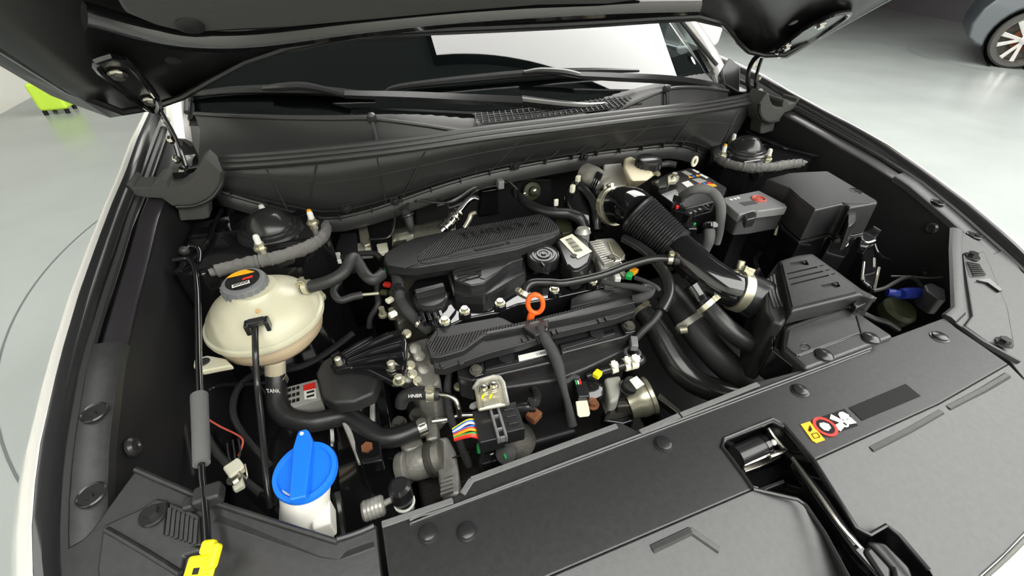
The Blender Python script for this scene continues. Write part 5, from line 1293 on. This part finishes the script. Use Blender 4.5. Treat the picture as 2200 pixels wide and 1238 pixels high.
hose('sheath', None, f1, [(1440, 625, .775), (1400, 620, .782), (1360, 650, .79), (1330, 650, .79)], 11, 'cloth_tape', parent=kn)
bolt(f1(1540, 815, .75), .008, .010, kn, 'rust')
G().cyl(f1(1200, 620, .78), f1(1170, 600, .77), .016, n=20).done('sensor_cup', 'gloss_black', im)
G().prism(P(f1, [(1060, 900), (1300, 800), (1400, 900), (1450, 1000), (1100, 1100)], .66), (0, 0, -.08)).done('lower_crankcase', 'plastic_black', eng, .01)

# ================================================================== battery side: intake, air box, fuse box
it = thing('intake_tube', 'black air intake tube with corrugated bellows and steel clamps', 'intake tube')
hose('rear_elbow', None, g1, [(480, 830, .86), (620, 810, .88), (760, 790, .90), (880, 780, .915), (990, 810, .925), (1080, 880, .928)], [66, 72, 76, 82, 86, 80], 'gloss_black', n=24, parent=it)
ca, cb_ = e2(800, 285, .925), e2(1100, 540, .888); d = (cb_ - ca); Lc = d.length; d.normalize()
r0, r1 = wpx(ca, 46), wpx(cb_, 40)
prof = [(r0 * .85, -.004), (r0, 0)]
nr = 15
for i in range(nr):
    t = i / nr; r = r0 * (1 - t) + r1 * t; w = Lc * .86 / nr
    prof += [(r * .925, Lc * .05 + i * w), (r, Lc * .05 + i * w + w * .35), (r, Lc * .05 + i * w + w * .65), (r * .925, Lc * .05 + i * w + w * .98)]
prof += [(r1 * 1.0, Lc * .92), (r1 * 1.0, Lc * 1.02), (r1 * .8, Lc * 1.06)]
G().lathe(prof, ca, d, 44).done('bellows', 'bellows', it, angle=50)
hose('front_elbow', None, e2, [(1080, 525, .890), (1160, 600, .886), (1240, 680, .88), (1330, 760, .872), (1440, 835, .864), (1540, 880, .858), (1620, 910, .852)], [72, 74, 76, 78, 80, 80, 80], 'gloss_black', n=24, parent=it)
hose('inlet_collar', None, e2, [(1590, 895, .854), (1680, 925, .850), (1760, 960, .846), (1820, 985, .842)], [86, 88, 90, 90], 'plastic_satin', n=24, parent=it, k=3)
hclamp(g1, (720, 795, .896), (790, 788, .905), 80, it, 'zinc', .013, (0, .3, 1))
hclamp(e2, (1560, 885, .857), (1620, 905, .853), 87, it, 'zinc', .016, (.1, .4, 1))
hose('branch', None, e2, [(1220, 850, .862), (1275, 930, .85), (1310, 985, .845)], [36, 34, 30], 'gloss_black', parent=it)
pb_ = e2(1600, 715, .885)
G().cyl(pb_, pb_ + V(.004, .004, .012), .006, n=14).done('clamp_screw', 'zinc', it)
G().prism(P(e2, [(1540, 730), (1660, 690), (1665, 720), (1560, 770)], .88), (0, 0, -.004)).done('clamp_band_end', 'zinc', it, .001)
br = thing('breather_hose', 'satin black breather hose with steel clip from intake elbow', 'hose')
hose('hose', None, f2, [(690, 95, .843), (740, 150, .838), (800, 220, .83), (870, 290, .82), (950, 350, .81), (1060, 410, .80), (1150, 470, .79)], [34, 37, 40, 42, 43, 44, 42], 'rubber_hose', parent=br)
hclamp(f2, (695, 105, .843), (725, 135, .839), 42, br, 'zinc', .009, (.8, -.2, .6))
hose('plug_end', None, f2, [(1120, 450, .79), (1190, 510, .785), (1240, 560, .78)], [50, 52, 48], 'rubber', parent=br, n=8, k=2)
b1 = thing('charge_hose', 'thick dusty black charge air hose with worm clamp near the breather hose', 'hose')
hose('hose', None, f2, [(430, 20, .80), (500, 110, .785), (570, 210, .775), (660, 330, .76), (780, 470, .74), (900, 580, .72), (1030, 660, .70)], [52, 56, 58, 60, 62, 62, 62], 'rubber', n=20, parent=b1)
hclamp(f2, (560, 215, .775), (600, 265, .768), 64, b1, 'cast_alu', .012, (-1, -.3, .4))
p = f2(525, 290, .785)
G().cyl(p, p + V(.010, -.006, .004), .0075, n=14).done('clamp_screw', 'zinc', b1)
b2 = thing('charge_hose', 'thick glossy black charge air hose sweeping beside the throttle body', 'hose')
hose('hose', None, f2, [(245, 150, .785), (310, 220, .775), (380, 330, .76), (440, 440, .745), (520, 560, .73), (640, 660, .715), (800, 720, .70), (920, 740, .69)], [40, 46, 50, 54, 56, 54, 52, 48], 'rubber_gloss', n=20, parent=b2)
hclamp(f2, (240, 140, .786), (265, 170, .783), 44, b2, 'zinc', .008)
hl_ = thing('taped_branch_loom', 'grey taped loom joining behind the coil cover end', 'cable')
hose('loom', None, e2, [(520, 820, .855), (640, 845, .857), (760, 860, .858), (840, 880, .858), (900, 910, .857), (820, 950, .85), (770, 960, .845)], [11, 12, 14, 16, 16, 20, 20], 'cloth_tape', parent=hl_)
hose('loom', None, e2, [(780, 790, .86), (860, 820, .862), (940, 860, .86), (970, 890, .855)], [10, 10, 11, 10], 'cloth_tape', parent=hl_)
hose('loom', None, e2, [(830, 870, .859), (870, 850, .861), (920, 880, .858), (900, 930, .855)], [12, 12, 12, 12], 'rubber', parent=hl_)
# rubber pieces behind: inlet to the turbo
tt = thing('turbo_inlet', 'glossy black turbo inlet with cream clips behind the bellows', 'inlet')
hose('inlet', None, g1, [(330, 560, .91), (300, 680, .90), (330, 820, .88), (430, 960, .86), (560, 1040, .84)], [34, 44, 56, 60, 56], 'gloss_black', n=20, parent=tt)
hose('vent_hose', None, g1, [(370, 560, .925), (440, 620, .92), (510, 720, .91), (545, 840, .895), (560, 960, .88), (565, 1060, .865)], [18, 18, 18, 18, 18, 17], 'rubber_gloss', parent=tt)
for x, y, z in ((275, 580, .925), (340, 470, .93)):
    G().box(g1(x, y, z), (.012, .010, .018), Matrix.Rotation(.6, 3, 'Z')).done('cream_clip', 'label_cream', tt, .003)
G().box(g1(80, 745, .90), (.010, .006, .016)).done('cream_clip', 'label_cream', tt, .002)
hose('booster_neck', None, g1, [(430, 400, .93), (520, 450, .93), (620, 540, .92)], [44, 48, 46], 'cast_alu', n=20, parent=tt)
for k in range(3): G().torus(g1(520 + k * 22, 520 + k * 14, .925), (.6, -.5, -.2), .026, .003, 24, 6).done('boot_rib', 'gloss_black', tt)
G().prism(P(g1, [(80, 940), (260, 930), (275, 1090), (150, 1110), (60, 1000)], .862), (0, 0, -.02)).done('olive_bracket', 'olive', tt, .003)

# brake fluid reservoir
bf = thing('brake_fluid_reservoir', 'cream brake fluid reservoir with black screw cap under the cowl', 'reservoir')
rz = .955
G().loft2(P(g1, [(880, 220), (960, 190), (1060, 250), (1240, 330), (1215, 420), (1180, 480), (960, 490), (870, 330)], rz), P(g1, [(890, 300), (960, 260), (1060, 320), (1200, 400), (1180, 470), (1000, 585), (930, 560), (880, 420)], rz - .05)).done('bowl', 'cream', bf, .007, 3)
G().prism(P(g1, [(640, 290), (860, 270), (880, 340), (960, 480), (900, 540), (640, 565)], rz - .035), (0, 0, -.018)).done('side_chamber', 'white_plastic', bf, .004)
G().tube(P(g1, [(940, 470, rz - .02), (1060, 490, rz - .022), (1160, 460, rz - .022), (1220, 415, rz - .02)]), .003, 6, 3).done('seam', 'cream', bf)
kc_ = g1(1180, 235, rz + .014)
cp2 = G().lathe([(.024, -.020), (.027, -.018), (.028, -.004), (.0265, .002), (.022, .005), (.001, .0055)], kc_, (0, 0, 1), 36).done('screw_cap', 'plastic_satin', bf)
for i in range(16):
    t = 2 * math.pi * i / 16; dd = V(math.cos(t), math.sin(t), 0)
    G().boxaxes(kc_ + dd * .0278 + V(0, 0, -.010), dd * .0012, V(-dd.y, dd.x, 0) * .0028, V(0, 0, .006)).done('grip_rib', 'plastic_satin', cp2)
hose('level_tube', None, g1, [(1300, 300, .94), (1400, 285, .94), (1500, 300, .94)], [12, 14, 12], 'rubber', parent=bf)

# battery
bt_ = thing('battery', 'black battery with white and orange warning labels beside the brake reservoir', 'battery')
bz = .915
G().prism(P(g2, [(120, 380), (380, 260), (680, 190), (900, 300), (1180, 470), (1100, 640), (620, 760), (420, 700), (150, 470)], bz), (0, 0, -.16)).done('case', 'plastic_black', bt_, .004)
G().prism(P(g2, [(150, 390), (350, 300), (380, 440), (230, 470)], bz + .012), (0, 0, -.014)).done('terminal_cover', 'plastic_satin', bt_, .003)
G().prism(P(g2, [(250, 560), (470, 480), (560, 600), (430, 690)], bz + .010), (0, 0, -.016)).done('terminal_cover', 'plastic_satin', bt_, .003)
for pts, m in (([(545, 405), (640, 375), (740, 455), (650, 490)], 'label_white'), ([(690, 225), (715, 215), (795, 255), (770, 270)], 'label_white'),
               ([(540, 255), (600, 235), (700, 285), (640, 310)], 'label_grey'), ([(690, 360), (790, 340), (900, 380), (800, 415)], 'label_grey'),
               ([(790, 290), (815, 282), (920, 330), (890, 345)], 'label_white'), ([(760, 440), (860, 430), (1000, 420), (1040, 450), (900, 470)], 'amber'),
               ([(765, 420), (800, 412), (840, 432), (790, 442)], 'red'), ([(890, 405), (940, 395), (970, 415), (910, 425)], 'red'), ([(840, 412), (880, 408), (890, 425), (850, 430)], 'blue')):
    G().prism(P(g2, pts, bz + .0012), (0, 0, -.0008)).done('label', m, bt_)
for x, y in ((665, 325), (770, 305)):
    c = g2(x, y, bz + .0012); s_ = .006
    G().prism([c + V(-s_, -s_ * .6, 0), c + V(s_, -s_ * .6, 0), c + V(0, s_, 0)], (0, 0, -.0006)).done('label', 'amber', bt_)
G().lathe([(.004, 0), (.004, .0006), (.0003, .0006)], g2(712, 318, bz + .0006), (0, 0, 1), 12).done('label', 'blue', bt_)
tcl = thing('battery_terminal', 'pale metal battery terminal clamp with nut', 'terminal')
G().prism(P(g2, [(350, 310), (400, 285), (490, 290), (520, 320), (470, 375), (400, 380), (365, 415), (355, 390)], bz + .018), (0, 0, -.010)).done('clamp_plate', 'zinc', tcl, .002)
bolt(g2(440, 330, bz + .018), .006, .010, tcl, 'steel')
G().tube(P(g2, [(170, 280, bz + .02), (200, 260, bz + .02), (225, 290, bz + .02)]), .005, 8, 2).done('lug', 'zinc', tcl)
rg_ = thing('firewall_hook', 'pale metal hook loop on the cowl above the battery', 'hook')
c = g2(728, 110, .955)
G().tube([c + V(math.cos(t) * .006, 0, math.sin(t) * .010) for t in dens(0, 2 * math.pi, 13)[:-1]], .003, 8, 1, True).done('loop', 'label_cream', rg_)
# open fuse link box in front of the battery
fx = thing('fuse_link_box', 'open black fuse link tray on the battery end', 'fuse tray')
G().prism(P(g2, [(440, 780), (560, 680), (960, 700), (980, 800), (740, 870), (620, 850)], .905), (0, 0, -.05)).done('tray', 'gloss_black', fx, .003)
for a, b in (((440, 790), (620, 840)), ((620, 840), (720, 870)), ((720, 870), (950, 810)), ((950, 800), (1000, 690)), ((740, 660), (930, 790)), ((810, 650), (930, 740)), ((700, 590), (720, 640)), ((800, 590), (890, 555))):
    G().tube([g2(*a, .912), g2(*b, .912)], .0016, 6, 1).done('tray_rail', 'plastic_satin', fx)
for i, (x, y, m) in enumerate(((480, 745, 'red'), (520, 720, 'plastic_satin'), (550, 700, 'plastic_satin'), (660, 840, 'chrome'), (730, 820, 'steel'), (790, 790, 'steel'), (720, 985, 'green'), (580, 930, 'steel'), (640, 960, 'plastic_satin'))):
    G().box(g2(x, y, .912 if i < 6 else .885), (.006, .005, .008)).done('fuse_element', m, fx, .001)
G().prism(P(g2, [(430, 830), (620, 880), (760, 940), (780, 1040), (640, 1040), (470, 900)], .885), (0, 0, -.04)).done('lower_shelf', 'gloss_black', fx, .004)
c1 = thing('battery_cable', 'thick grey taped cable arching over the battery fuse tray', 'cable')
hose('cable', None, g2, [(520, 610, .925), (600, 560, .94), (700, 510, .955), (820, 490, .96), (940, 520, .957), (1030, 600, .95), (1085, 720, .935), (1090, 860, .915), (1080, 980, .895), (1070, 1100, .875), (1030, 1250, .85)], [18, 20, 20, 20, 20, 21, 21, 20, 19, 17, 16], 'foam_sleeve', parent=c1, n=16)
G().box(g2(510, 620, .927), (.016, .02, .014), Matrix.Rotation(.4, 3, 'Z')).done('cable_clip', 'plastic_satin', c1, .002)
c2 = thing('battery_cable', 'grey taped cable with black band dropping beside the bellows', 'cable')
hose('cable', None, g2, [(930, 960, .895), (930, 1050, .885), (925, 1180, .87), (880, 1300, .85), (780, 1480, .82), (800, 1640, .79)], [22, 24, 24, 24, 26, 26], 'foam_sleeve', parent=c2, n=16)
hclamp(g2, (930, 1010, .889), (930, 1060, .884), 26, c2, 'gloss_black', .010)

# battery shroud with grey lid
bs = thing('battery_shroud', 'grey dusty lid box with red round mark next to the fuse box', 'box')
sz = .925
G().prism(P(g2, [(1130, 610), (1620, 510), (1990, 700), (2020, 745), (1600, 800), (1560, 790), (1430, 830), (1350, 850), (1160, 690)], sz), (0, 0, -.018)).done('lid', 'plastic_light', bs, .005, 3)
G().prism(P(g2, [(1160, 640), (1620, 545), (1985, 720), (2000, 760), (1600, 830), (1360, 850), (1180, 720)], sz - .014), (0, 0, -.05)).done('upper_wall', 'plastic_grey', bs, .004)
G().prism(P(g2, [(1180, 720), (1620, 560), (1960, 740), (1880, 800), (1600, 850), (1370, 880)], sz - .06), (0, 0, -.16)).done('wall', 'plastic_black', bs, .004)
G().prism(P(g2, [(1430, 830), (1540, 795), (1600, 830), (1580, 890), (1450, 920)], sz + .003), (0, 0, -.02)).done('latch', 'plastic_satin', bs, .003)
G().prism(P(g2, [(1340, 680), (1540, 650), (1620, 700), (1440, 730)], sz + .001), (0, 0, -.002)).done('pressed_field', 'plastic_grey', bs, .001)
cr_ = g2(1620, 630, sz + .0008)
G().torus(cr_, (0, 0, 1), .0125, .0022, 26, 6).done('red_mark', 'ink_red', bs)
G().prism([cr_ + V(x, y, 0) for x, y in ((-.006, -.006), (.007, -.003), (.006, .006), (-.007, .004))], (0, 0, .0008)).done('red_mark', 'ink_red', bs)
G().box(cr_ + V(0, 0, .0006), (.02, .002, .0008), Matrix.Rotation(.8, 3, 'Z')).done('red_mark', 'ink_red', bs)
for x, y in ((1235, 640), (1290, 628), (1335, 615)):
    G().box(g2(x, y, sz + .0006), (.006, .006, .0008), Matrix.Rotation(.3, 3, 'Z')).done('white_mark', 'label_white', bs)

# fuse box
fz = .948
fbx = thing('fuse_box', 'large black fuse box with notched lid beside the wing liner', 'fuse box')
lid = P(e3, [(128, 95), (260, 58), (350, 52), (490, 46), (640, 135), (785, 222), (788, 236), (640, 262), (622, 268), (605, 250), (580, 242), (415, 280), (330, 215), (270, 152)], fz)
wid_ = [V(p.x, p.y, p.z) for p in lid]
cenf = sum(lid, Vector()) / len(lid)
low = [cenf + (p - cenf) * 1.05 + V(0, 0, -.065) for p in lid]
G().loft2(lid, low).done('lid', 'plastic_black', fbx, .006, 3)
G().prism([cenf + (p - cenf) * 1.06 + V(0, 0, -.066) for p in lid], (0, 0, -.008)).done('lid_rim', 'plastic_satin', fbx, .002)
G().prism([cenf + (p - cenf) * .98 + V(0, 0, -.072) for p in lid], (0, 0, -.12)).done('base', 'gloss_black', fbx, .004)
G().prism(P(e3, [(268, 148), (400, 118), (530, 95), (560, 110), (742, 222), (735, 238), (610, 240), (575, 232), (415, 270), (330, 205)], fz + .0012), (0, 0, -.002)).done('lid_panel', 'plastic_black', fbx, .0006)
sc_ = e3(655, 165, fz + .0008)
G().torus(sc_, (0, 0, 1), .011, .0008, 28, 6).done('recycling_mark', 'ink', fbx)
G().box(sc_, (.016, .0014, .001), Matrix.Rotation(.5, 3, 'Z')).done('recycling_mark', 'ink', fbx); G().box(sc_, (.0014, .016, .001), Matrix.Rotation(.5, 3, 'Z')).done('recycling_mark', 'ink', fbx)
G().prism(P(e3, [(610, 268), (660, 262), (660, 340), (630, 370), (610, 375)], fz - .012), (.004, -.006, -.05)).done('lid_latch', 'plastic_satin', fbx, .002)
G().prism(P(e3, [(505, 345), (570, 320), (575, 345), (520, 370)], fz - .055), (0, -.004, -.03)).done('side_latch', 'plastic_satin', fbx, .002)
G().prism([e3(200, 368, .87), e3(250, 385, .87), e3(232, 442, .85), e3(182, 425, .85)], (-.002, .002, -.001)).done('paper_label', 'label_cream', fbx)
for k in range(4):
    a = e3(205 - k * 3, 385 + k * 12, .8665 - k * .004); G().box(a + V(-.002, -.003, .001), (.014 - .002 * k, .0006, .0012), Matrix.Rotation(.4, 3, 'Z')).done('label_print', 'ink', fbx)
# glossy black bracket posts beside it
bk = thing('headlamp_bracket', 'glossy black bracket post between fuse box and wing liner', 'bracket')
G().prism(P(g4, [(350, 90), (500, 40), (580, 90), (520, 200), (440, 260), (340, 240)], .86), (0, 0, -.02)).done('top_plate', 'gloss_black', bk, .004)
G().prism(P(g4, [(370, 250), (500, 230), (560, 480), (510, 720), (440, 700), (370, 640)], .80), (0, 0, -.12)).done('post', 'gloss_black', bk, .006)
for pts in ([(355, 100, .868), (375, 180, .866), (430, 215, .864), (510, 190, .864)], [(500, 40, .868), (580, 90, .868)], [(390, 430, .83), (375, 560, .82), (370, 630, .815)], [(505, 390, .83), (505, 490, .825)], [(560, 490, .82), (540, 590, .812), (510, 730, .80)]):
    G().tube(P(g4, pts), .0025, 6, 2).done('plate_edge', 'steel', bk)
cc2 = G().ball(g4(180, 228, .865), .006).done('clip_head', 'label_white', None); tag(cc2, 'small white clip head below the fuse box', 'clip')
# air box
ab_ = thing('air_box', 'black air filter box with slotted lid', 'air box')
az2 = .893
ltop = P(e3, [(205, 575), (300, 545), (400, 532), (560, 645), (700, 748), (785, 790), (760, 800), (690, 778), (275, 880)], az2)
G().prism(ltop, (0, 0, -.030)).done('lid', 'plastic_black', ab_, .004)
lf = G().prism(P(e3, [(222, 590), (305, 562), (392, 548), (545, 655), (640, 725), (660, 760), (285, 850)], az2 + .005), (0, 0, -.0055)).done('lid_field', 'plastic_panel', ab_, smooth=False)
cut = G()
for (a, b) in (((250, 657), (430, 615)), ((260, 688), (462, 641)), ((272, 720), (498, 664)), ((442, 611), (490, 600)), ((478, 637), (522, 626)), ((512, 660), (552, 650))):
    pa, pb = e3(*a, az2 + .005), e3(*b, az2 + .005); d = (pb - pa).normalized(); q = V(-d.y, d.x, 0)
    cut.boxaxes((pa + pb) / 2, (pb - pa) / 2, q * .0016, V(0, 0, .0045))
wins = ([(270, 580), (370, 562), (388, 590), (300, 606)], [(455, 710), (555, 690), (575, 718), (490, 742)])
for pts in wins: cut.prism(P(e3, pts, az2 + .0095), (0, 0, -.009))
carve(lf, cut.done('cutter', 'plastic_panel', None, smooth=False))
for pts in wins:
    c = sum(P(e3, pts, az2 + .002), Vector()) / 4
    G().box(c + V(.006, -.002, 0), (.012, .006, .003), Matrix.Rotation(.3, 3, 'Z')).done('clip_tongue', 'plastic_black', ab_)
G().loft2(P(e3, [(205, 572), (272, 885), (225, 955), (165, 935), (128, 870), (122, 740), (150, 645)], az2 - .016), [p + V(0, 0, -.12) for p in P(e3, [(235, 565), (300, 885), (225, 985), (150, 960), (112, 880), (108, 740), (140, 645)], az2 - .016)]).done('inlet_side', 'plastic_black', ab_, .005)
G().prism(P(e3, [(215, 590), (400, 540), (780, 800), (690, 860), (640, 830), (280, 890), (220, 900)], az2 - .026), (0, 0, -.09)).done('body', 'plastic_black', ab_, .006)
for k in range(3):
    G().tube(P(e3, [(140 + k * 18, 690 - k * 12, az2 - .0155), (155 + k * 20, 780, az2 - .0155), (180 + k * 22, 860, az2 - .0155)]), .0028, 6, 3).done('inlet_rib', 'plastic_satin', ab_)
G().prism(P(e3, [(640, 830), (700, 770), (790, 795), (720, 830), (660, 860)], az2 - .012), (0, 0, -.012)).done('lid_clip', 'plastic_satin', ab_, .002)
# intake duct snorkel
sn_ = thing('air_duct', 'flat black plastic air intake duct clipped to the radiator cover', 'duct')
dz_ = ZP + .008
G().prism(P(e3, [(238, 972), (260, 955), (590, 838), (612, 848), (690, 895), (885, 1025), (370, 1218), (345, 1200), (230, 1095)], dz_), (0, 0, -.030)).done('shell', 'plastic_panel', sn_, .005, 3)
G().prism(P(e3, [(262, 985), (590, 862), (655, 905), (685, 1005), (350, 1125), (310, 1140), (245, 1085)], dz_ + .0022), (0, 0, -.003)).done('raised_field', 'plastic_panel', sn_, .0015)
for pts in ([(320, 1142), (690, 1010), (660, 905)],):
    G().tube(P(e3, pts, dz_ + .0006), .0012, 6, 1).done('parting_line', 'plastic_satin', sn_)
for x, y in ((468, 1140), (742, 1040)):
    G().lathe([(.0125, 0), (.0120, .003), (.008, .006), (.001, .0065)], e3(x, y, dz_), (0, 0, 1), 24).done('push_clip', 'plastic_satin', sn_)
G().tube(P(e3, [(330, 1085), (345, 1070), (365, 1072), (388, 1090), (380, 1100)], dz_ + .003), .0006, 4, 2).done('arrow_mark', 'plastic_satin', sn_); G().tube(P(e3, [(330, 1100), (350, 1104), (372, 1100)], dz_ + .003), .0006, 4, 2).done('arrow_mark', 'plastic_satin', sn_)
G().prism(P(f2, [(1170, 260), (1240, 240), (1190, 400), (1400, 560), (1340, 560), (1160, 420)], dz_ - .012), (0, 0, -.06)).done('duct_mouth', 'gloss_black', sn_, .004)
# dark headlamp bay clutter
bl_ = thing('bulb_holder', 'dark blue plastic bulb cover deep beside the side cover', 'cover')
hose('sleeve', None, g4, [(650, 765, .78), (720, 775, .78), (780, 785, .78)], [16, 18, 16], 'blue_dark', parent=bl_)
hose('barrel', None, g4, [(800, 785, .778), (880, 775, .775), (1010, 770, .77)], [22, 26, 26], 'blue_dark', parent=bl_)
gl = thing('washer_pump_cap', 'dull olive round cap deep in the headlamp bay', 'cap')
G().lathe([(.030, -.02), (.032, 0), (.026, .008), (.001, .010)], g4(790, 960, .745), (0, -.3, 1), 24).done('cap', 'olive', gl)
for nm, lb_, pts, w, m in (
    ('headlamp_loom', 'dark corrugated loom arching over the blue bulb cover', [(490, 750, .80), (620, 720, .80), (730, 660, .80), (830, 610, .80), (920, 600, .80), (990, 650, .79), (1030, 700, .785)], 8, 'rubber'),
    ('headlamp_loom', 'thin grey rod crossing the headlamp bay', [(690, 585, .79), (900, 590, .79), (1100, 605, .79), (1260, 595, .79)], 4, 'plastic_grey'),
    ('headlamp_loom', 'black pipe curling from the bracket post into the headlamp bay', [(510, 230, .84), (540, 310, .83), (600, 370, .82), (680, 410, .81)], 6, 'gloss_black'),
    ('headlamp_loom', 'ribbed black hose under the air duct end', [(380, 1000, .80), (520, 1060, .79), (650, 1100, .78), (780, 1180, .77)], 12, 'rubber_hose')):
    hose(nm, lb_, g4, pts, w, m, 'cable', n=8)
lbx = thing('headlamp_ballast', 'dark grey plug and housing at the headlamp rear', 'housing')
G().prism(P(g4, [(1060, 680), (1140, 650), (1300, 730), (1310, 850), (1220, 840), (1090, 750)], .79), (0, 0, -.04)).done('plug', 'plastic_grey', lbx, .004)
G().prism(P(g4, [(1040, 420), (1220, 400), (1360, 450), (1370, 560), (1150, 560), (1040, 520)], .78), (0, 0, -.05)).done('housing', 'plastic_black', lbx, .006)
G().lathe([(.007, 0), (.007, .006), (.001, .007)], g4(1215, 495, .785), (0, -.3, 1), 14).done('yellow_cap', 'yellow', lbx)
for k in range(4): G().tube(P(g4, [(1040 + k * 28, 420, .785), (1055 + k * 28, 500, .783)]), .002, 6, 1).done('rib', 'olive', lbx)
# transmission under the battery side
gb = thing('gearbox', 'dark gearbox housing below the battery and intake tube', 'gearbox')
G().prism([V(.08, -.46, .56), V(.42, -.46, .56), V(.42, -.06, .62), V(.08, -.06, .62)], (0, 0, -.18)).done('housing', 'plastic_black', gb, .015, 3)
G().prism(P(e2, [(1480, 440), (1560, 450), (1700, 560), (1500, 700), (1380, 680)], .70), (0, 0, -.1)).done('top_cover', 'plastic_black', gb, .01)
G().tube(P(e2, [(1730, 470, .78), (1740, 560, .77), (1760, 640, .76)]), .012, 12, 4).done('conduit', 'rubber_gloss', gb)
G().tube(P(e2, [(1810, 480, .80), (1790, 560, .79), (1720, 640, .78), (1730, 700, .77)]), .006, 8, 4).done('conduit', 'rubber_gloss', gb)
G().prism(P(f2, [(380, 720), (540, 850), (520, 880), (360, 760)], .62), (0, 0, -.02)).done('bracket_bar', 'steel', gb, .004)

# ------------------------------------------------------------------ put every thing's origin at its base
bpy.context.view_layer.update()
def subtree(o):
    out = []
    for c in o.children:
        out.append(c); out += subtree(c)
    return out
for o in [o for o in bpy.data.objects if o.parent is None and o.type in {'EMPTY', 'MESH'}]:
    if o.get('kind') == 'structure': continue
    ms = [m for m in ([o] + subtree(o)) if m.type == 'MESH']
    if not ms: continue
    lo_ = Vector((1e9,) * 3); hi_ = Vector((-1e9,) * 3)
    for m in ms:
        for v in m.data.vertices:
            w = m.matrix_world @ v.co
            for k in range(3): lo_[k] = min(lo_[k], w[k]); hi_[k] = max(hi_[k], w[k])
    base = Vector(((lo_.x + hi_.x) / 2, (lo_.y + hi_.y) / 2, lo_.z))
    if o.type == 'EMPTY':
        o.location = base
        for c in o.children: c.location = c.location - base
    else:
        for v in o.data.vertices: v.co -= base
        o.location = base
        for c in o.children: c.location = c.location - base
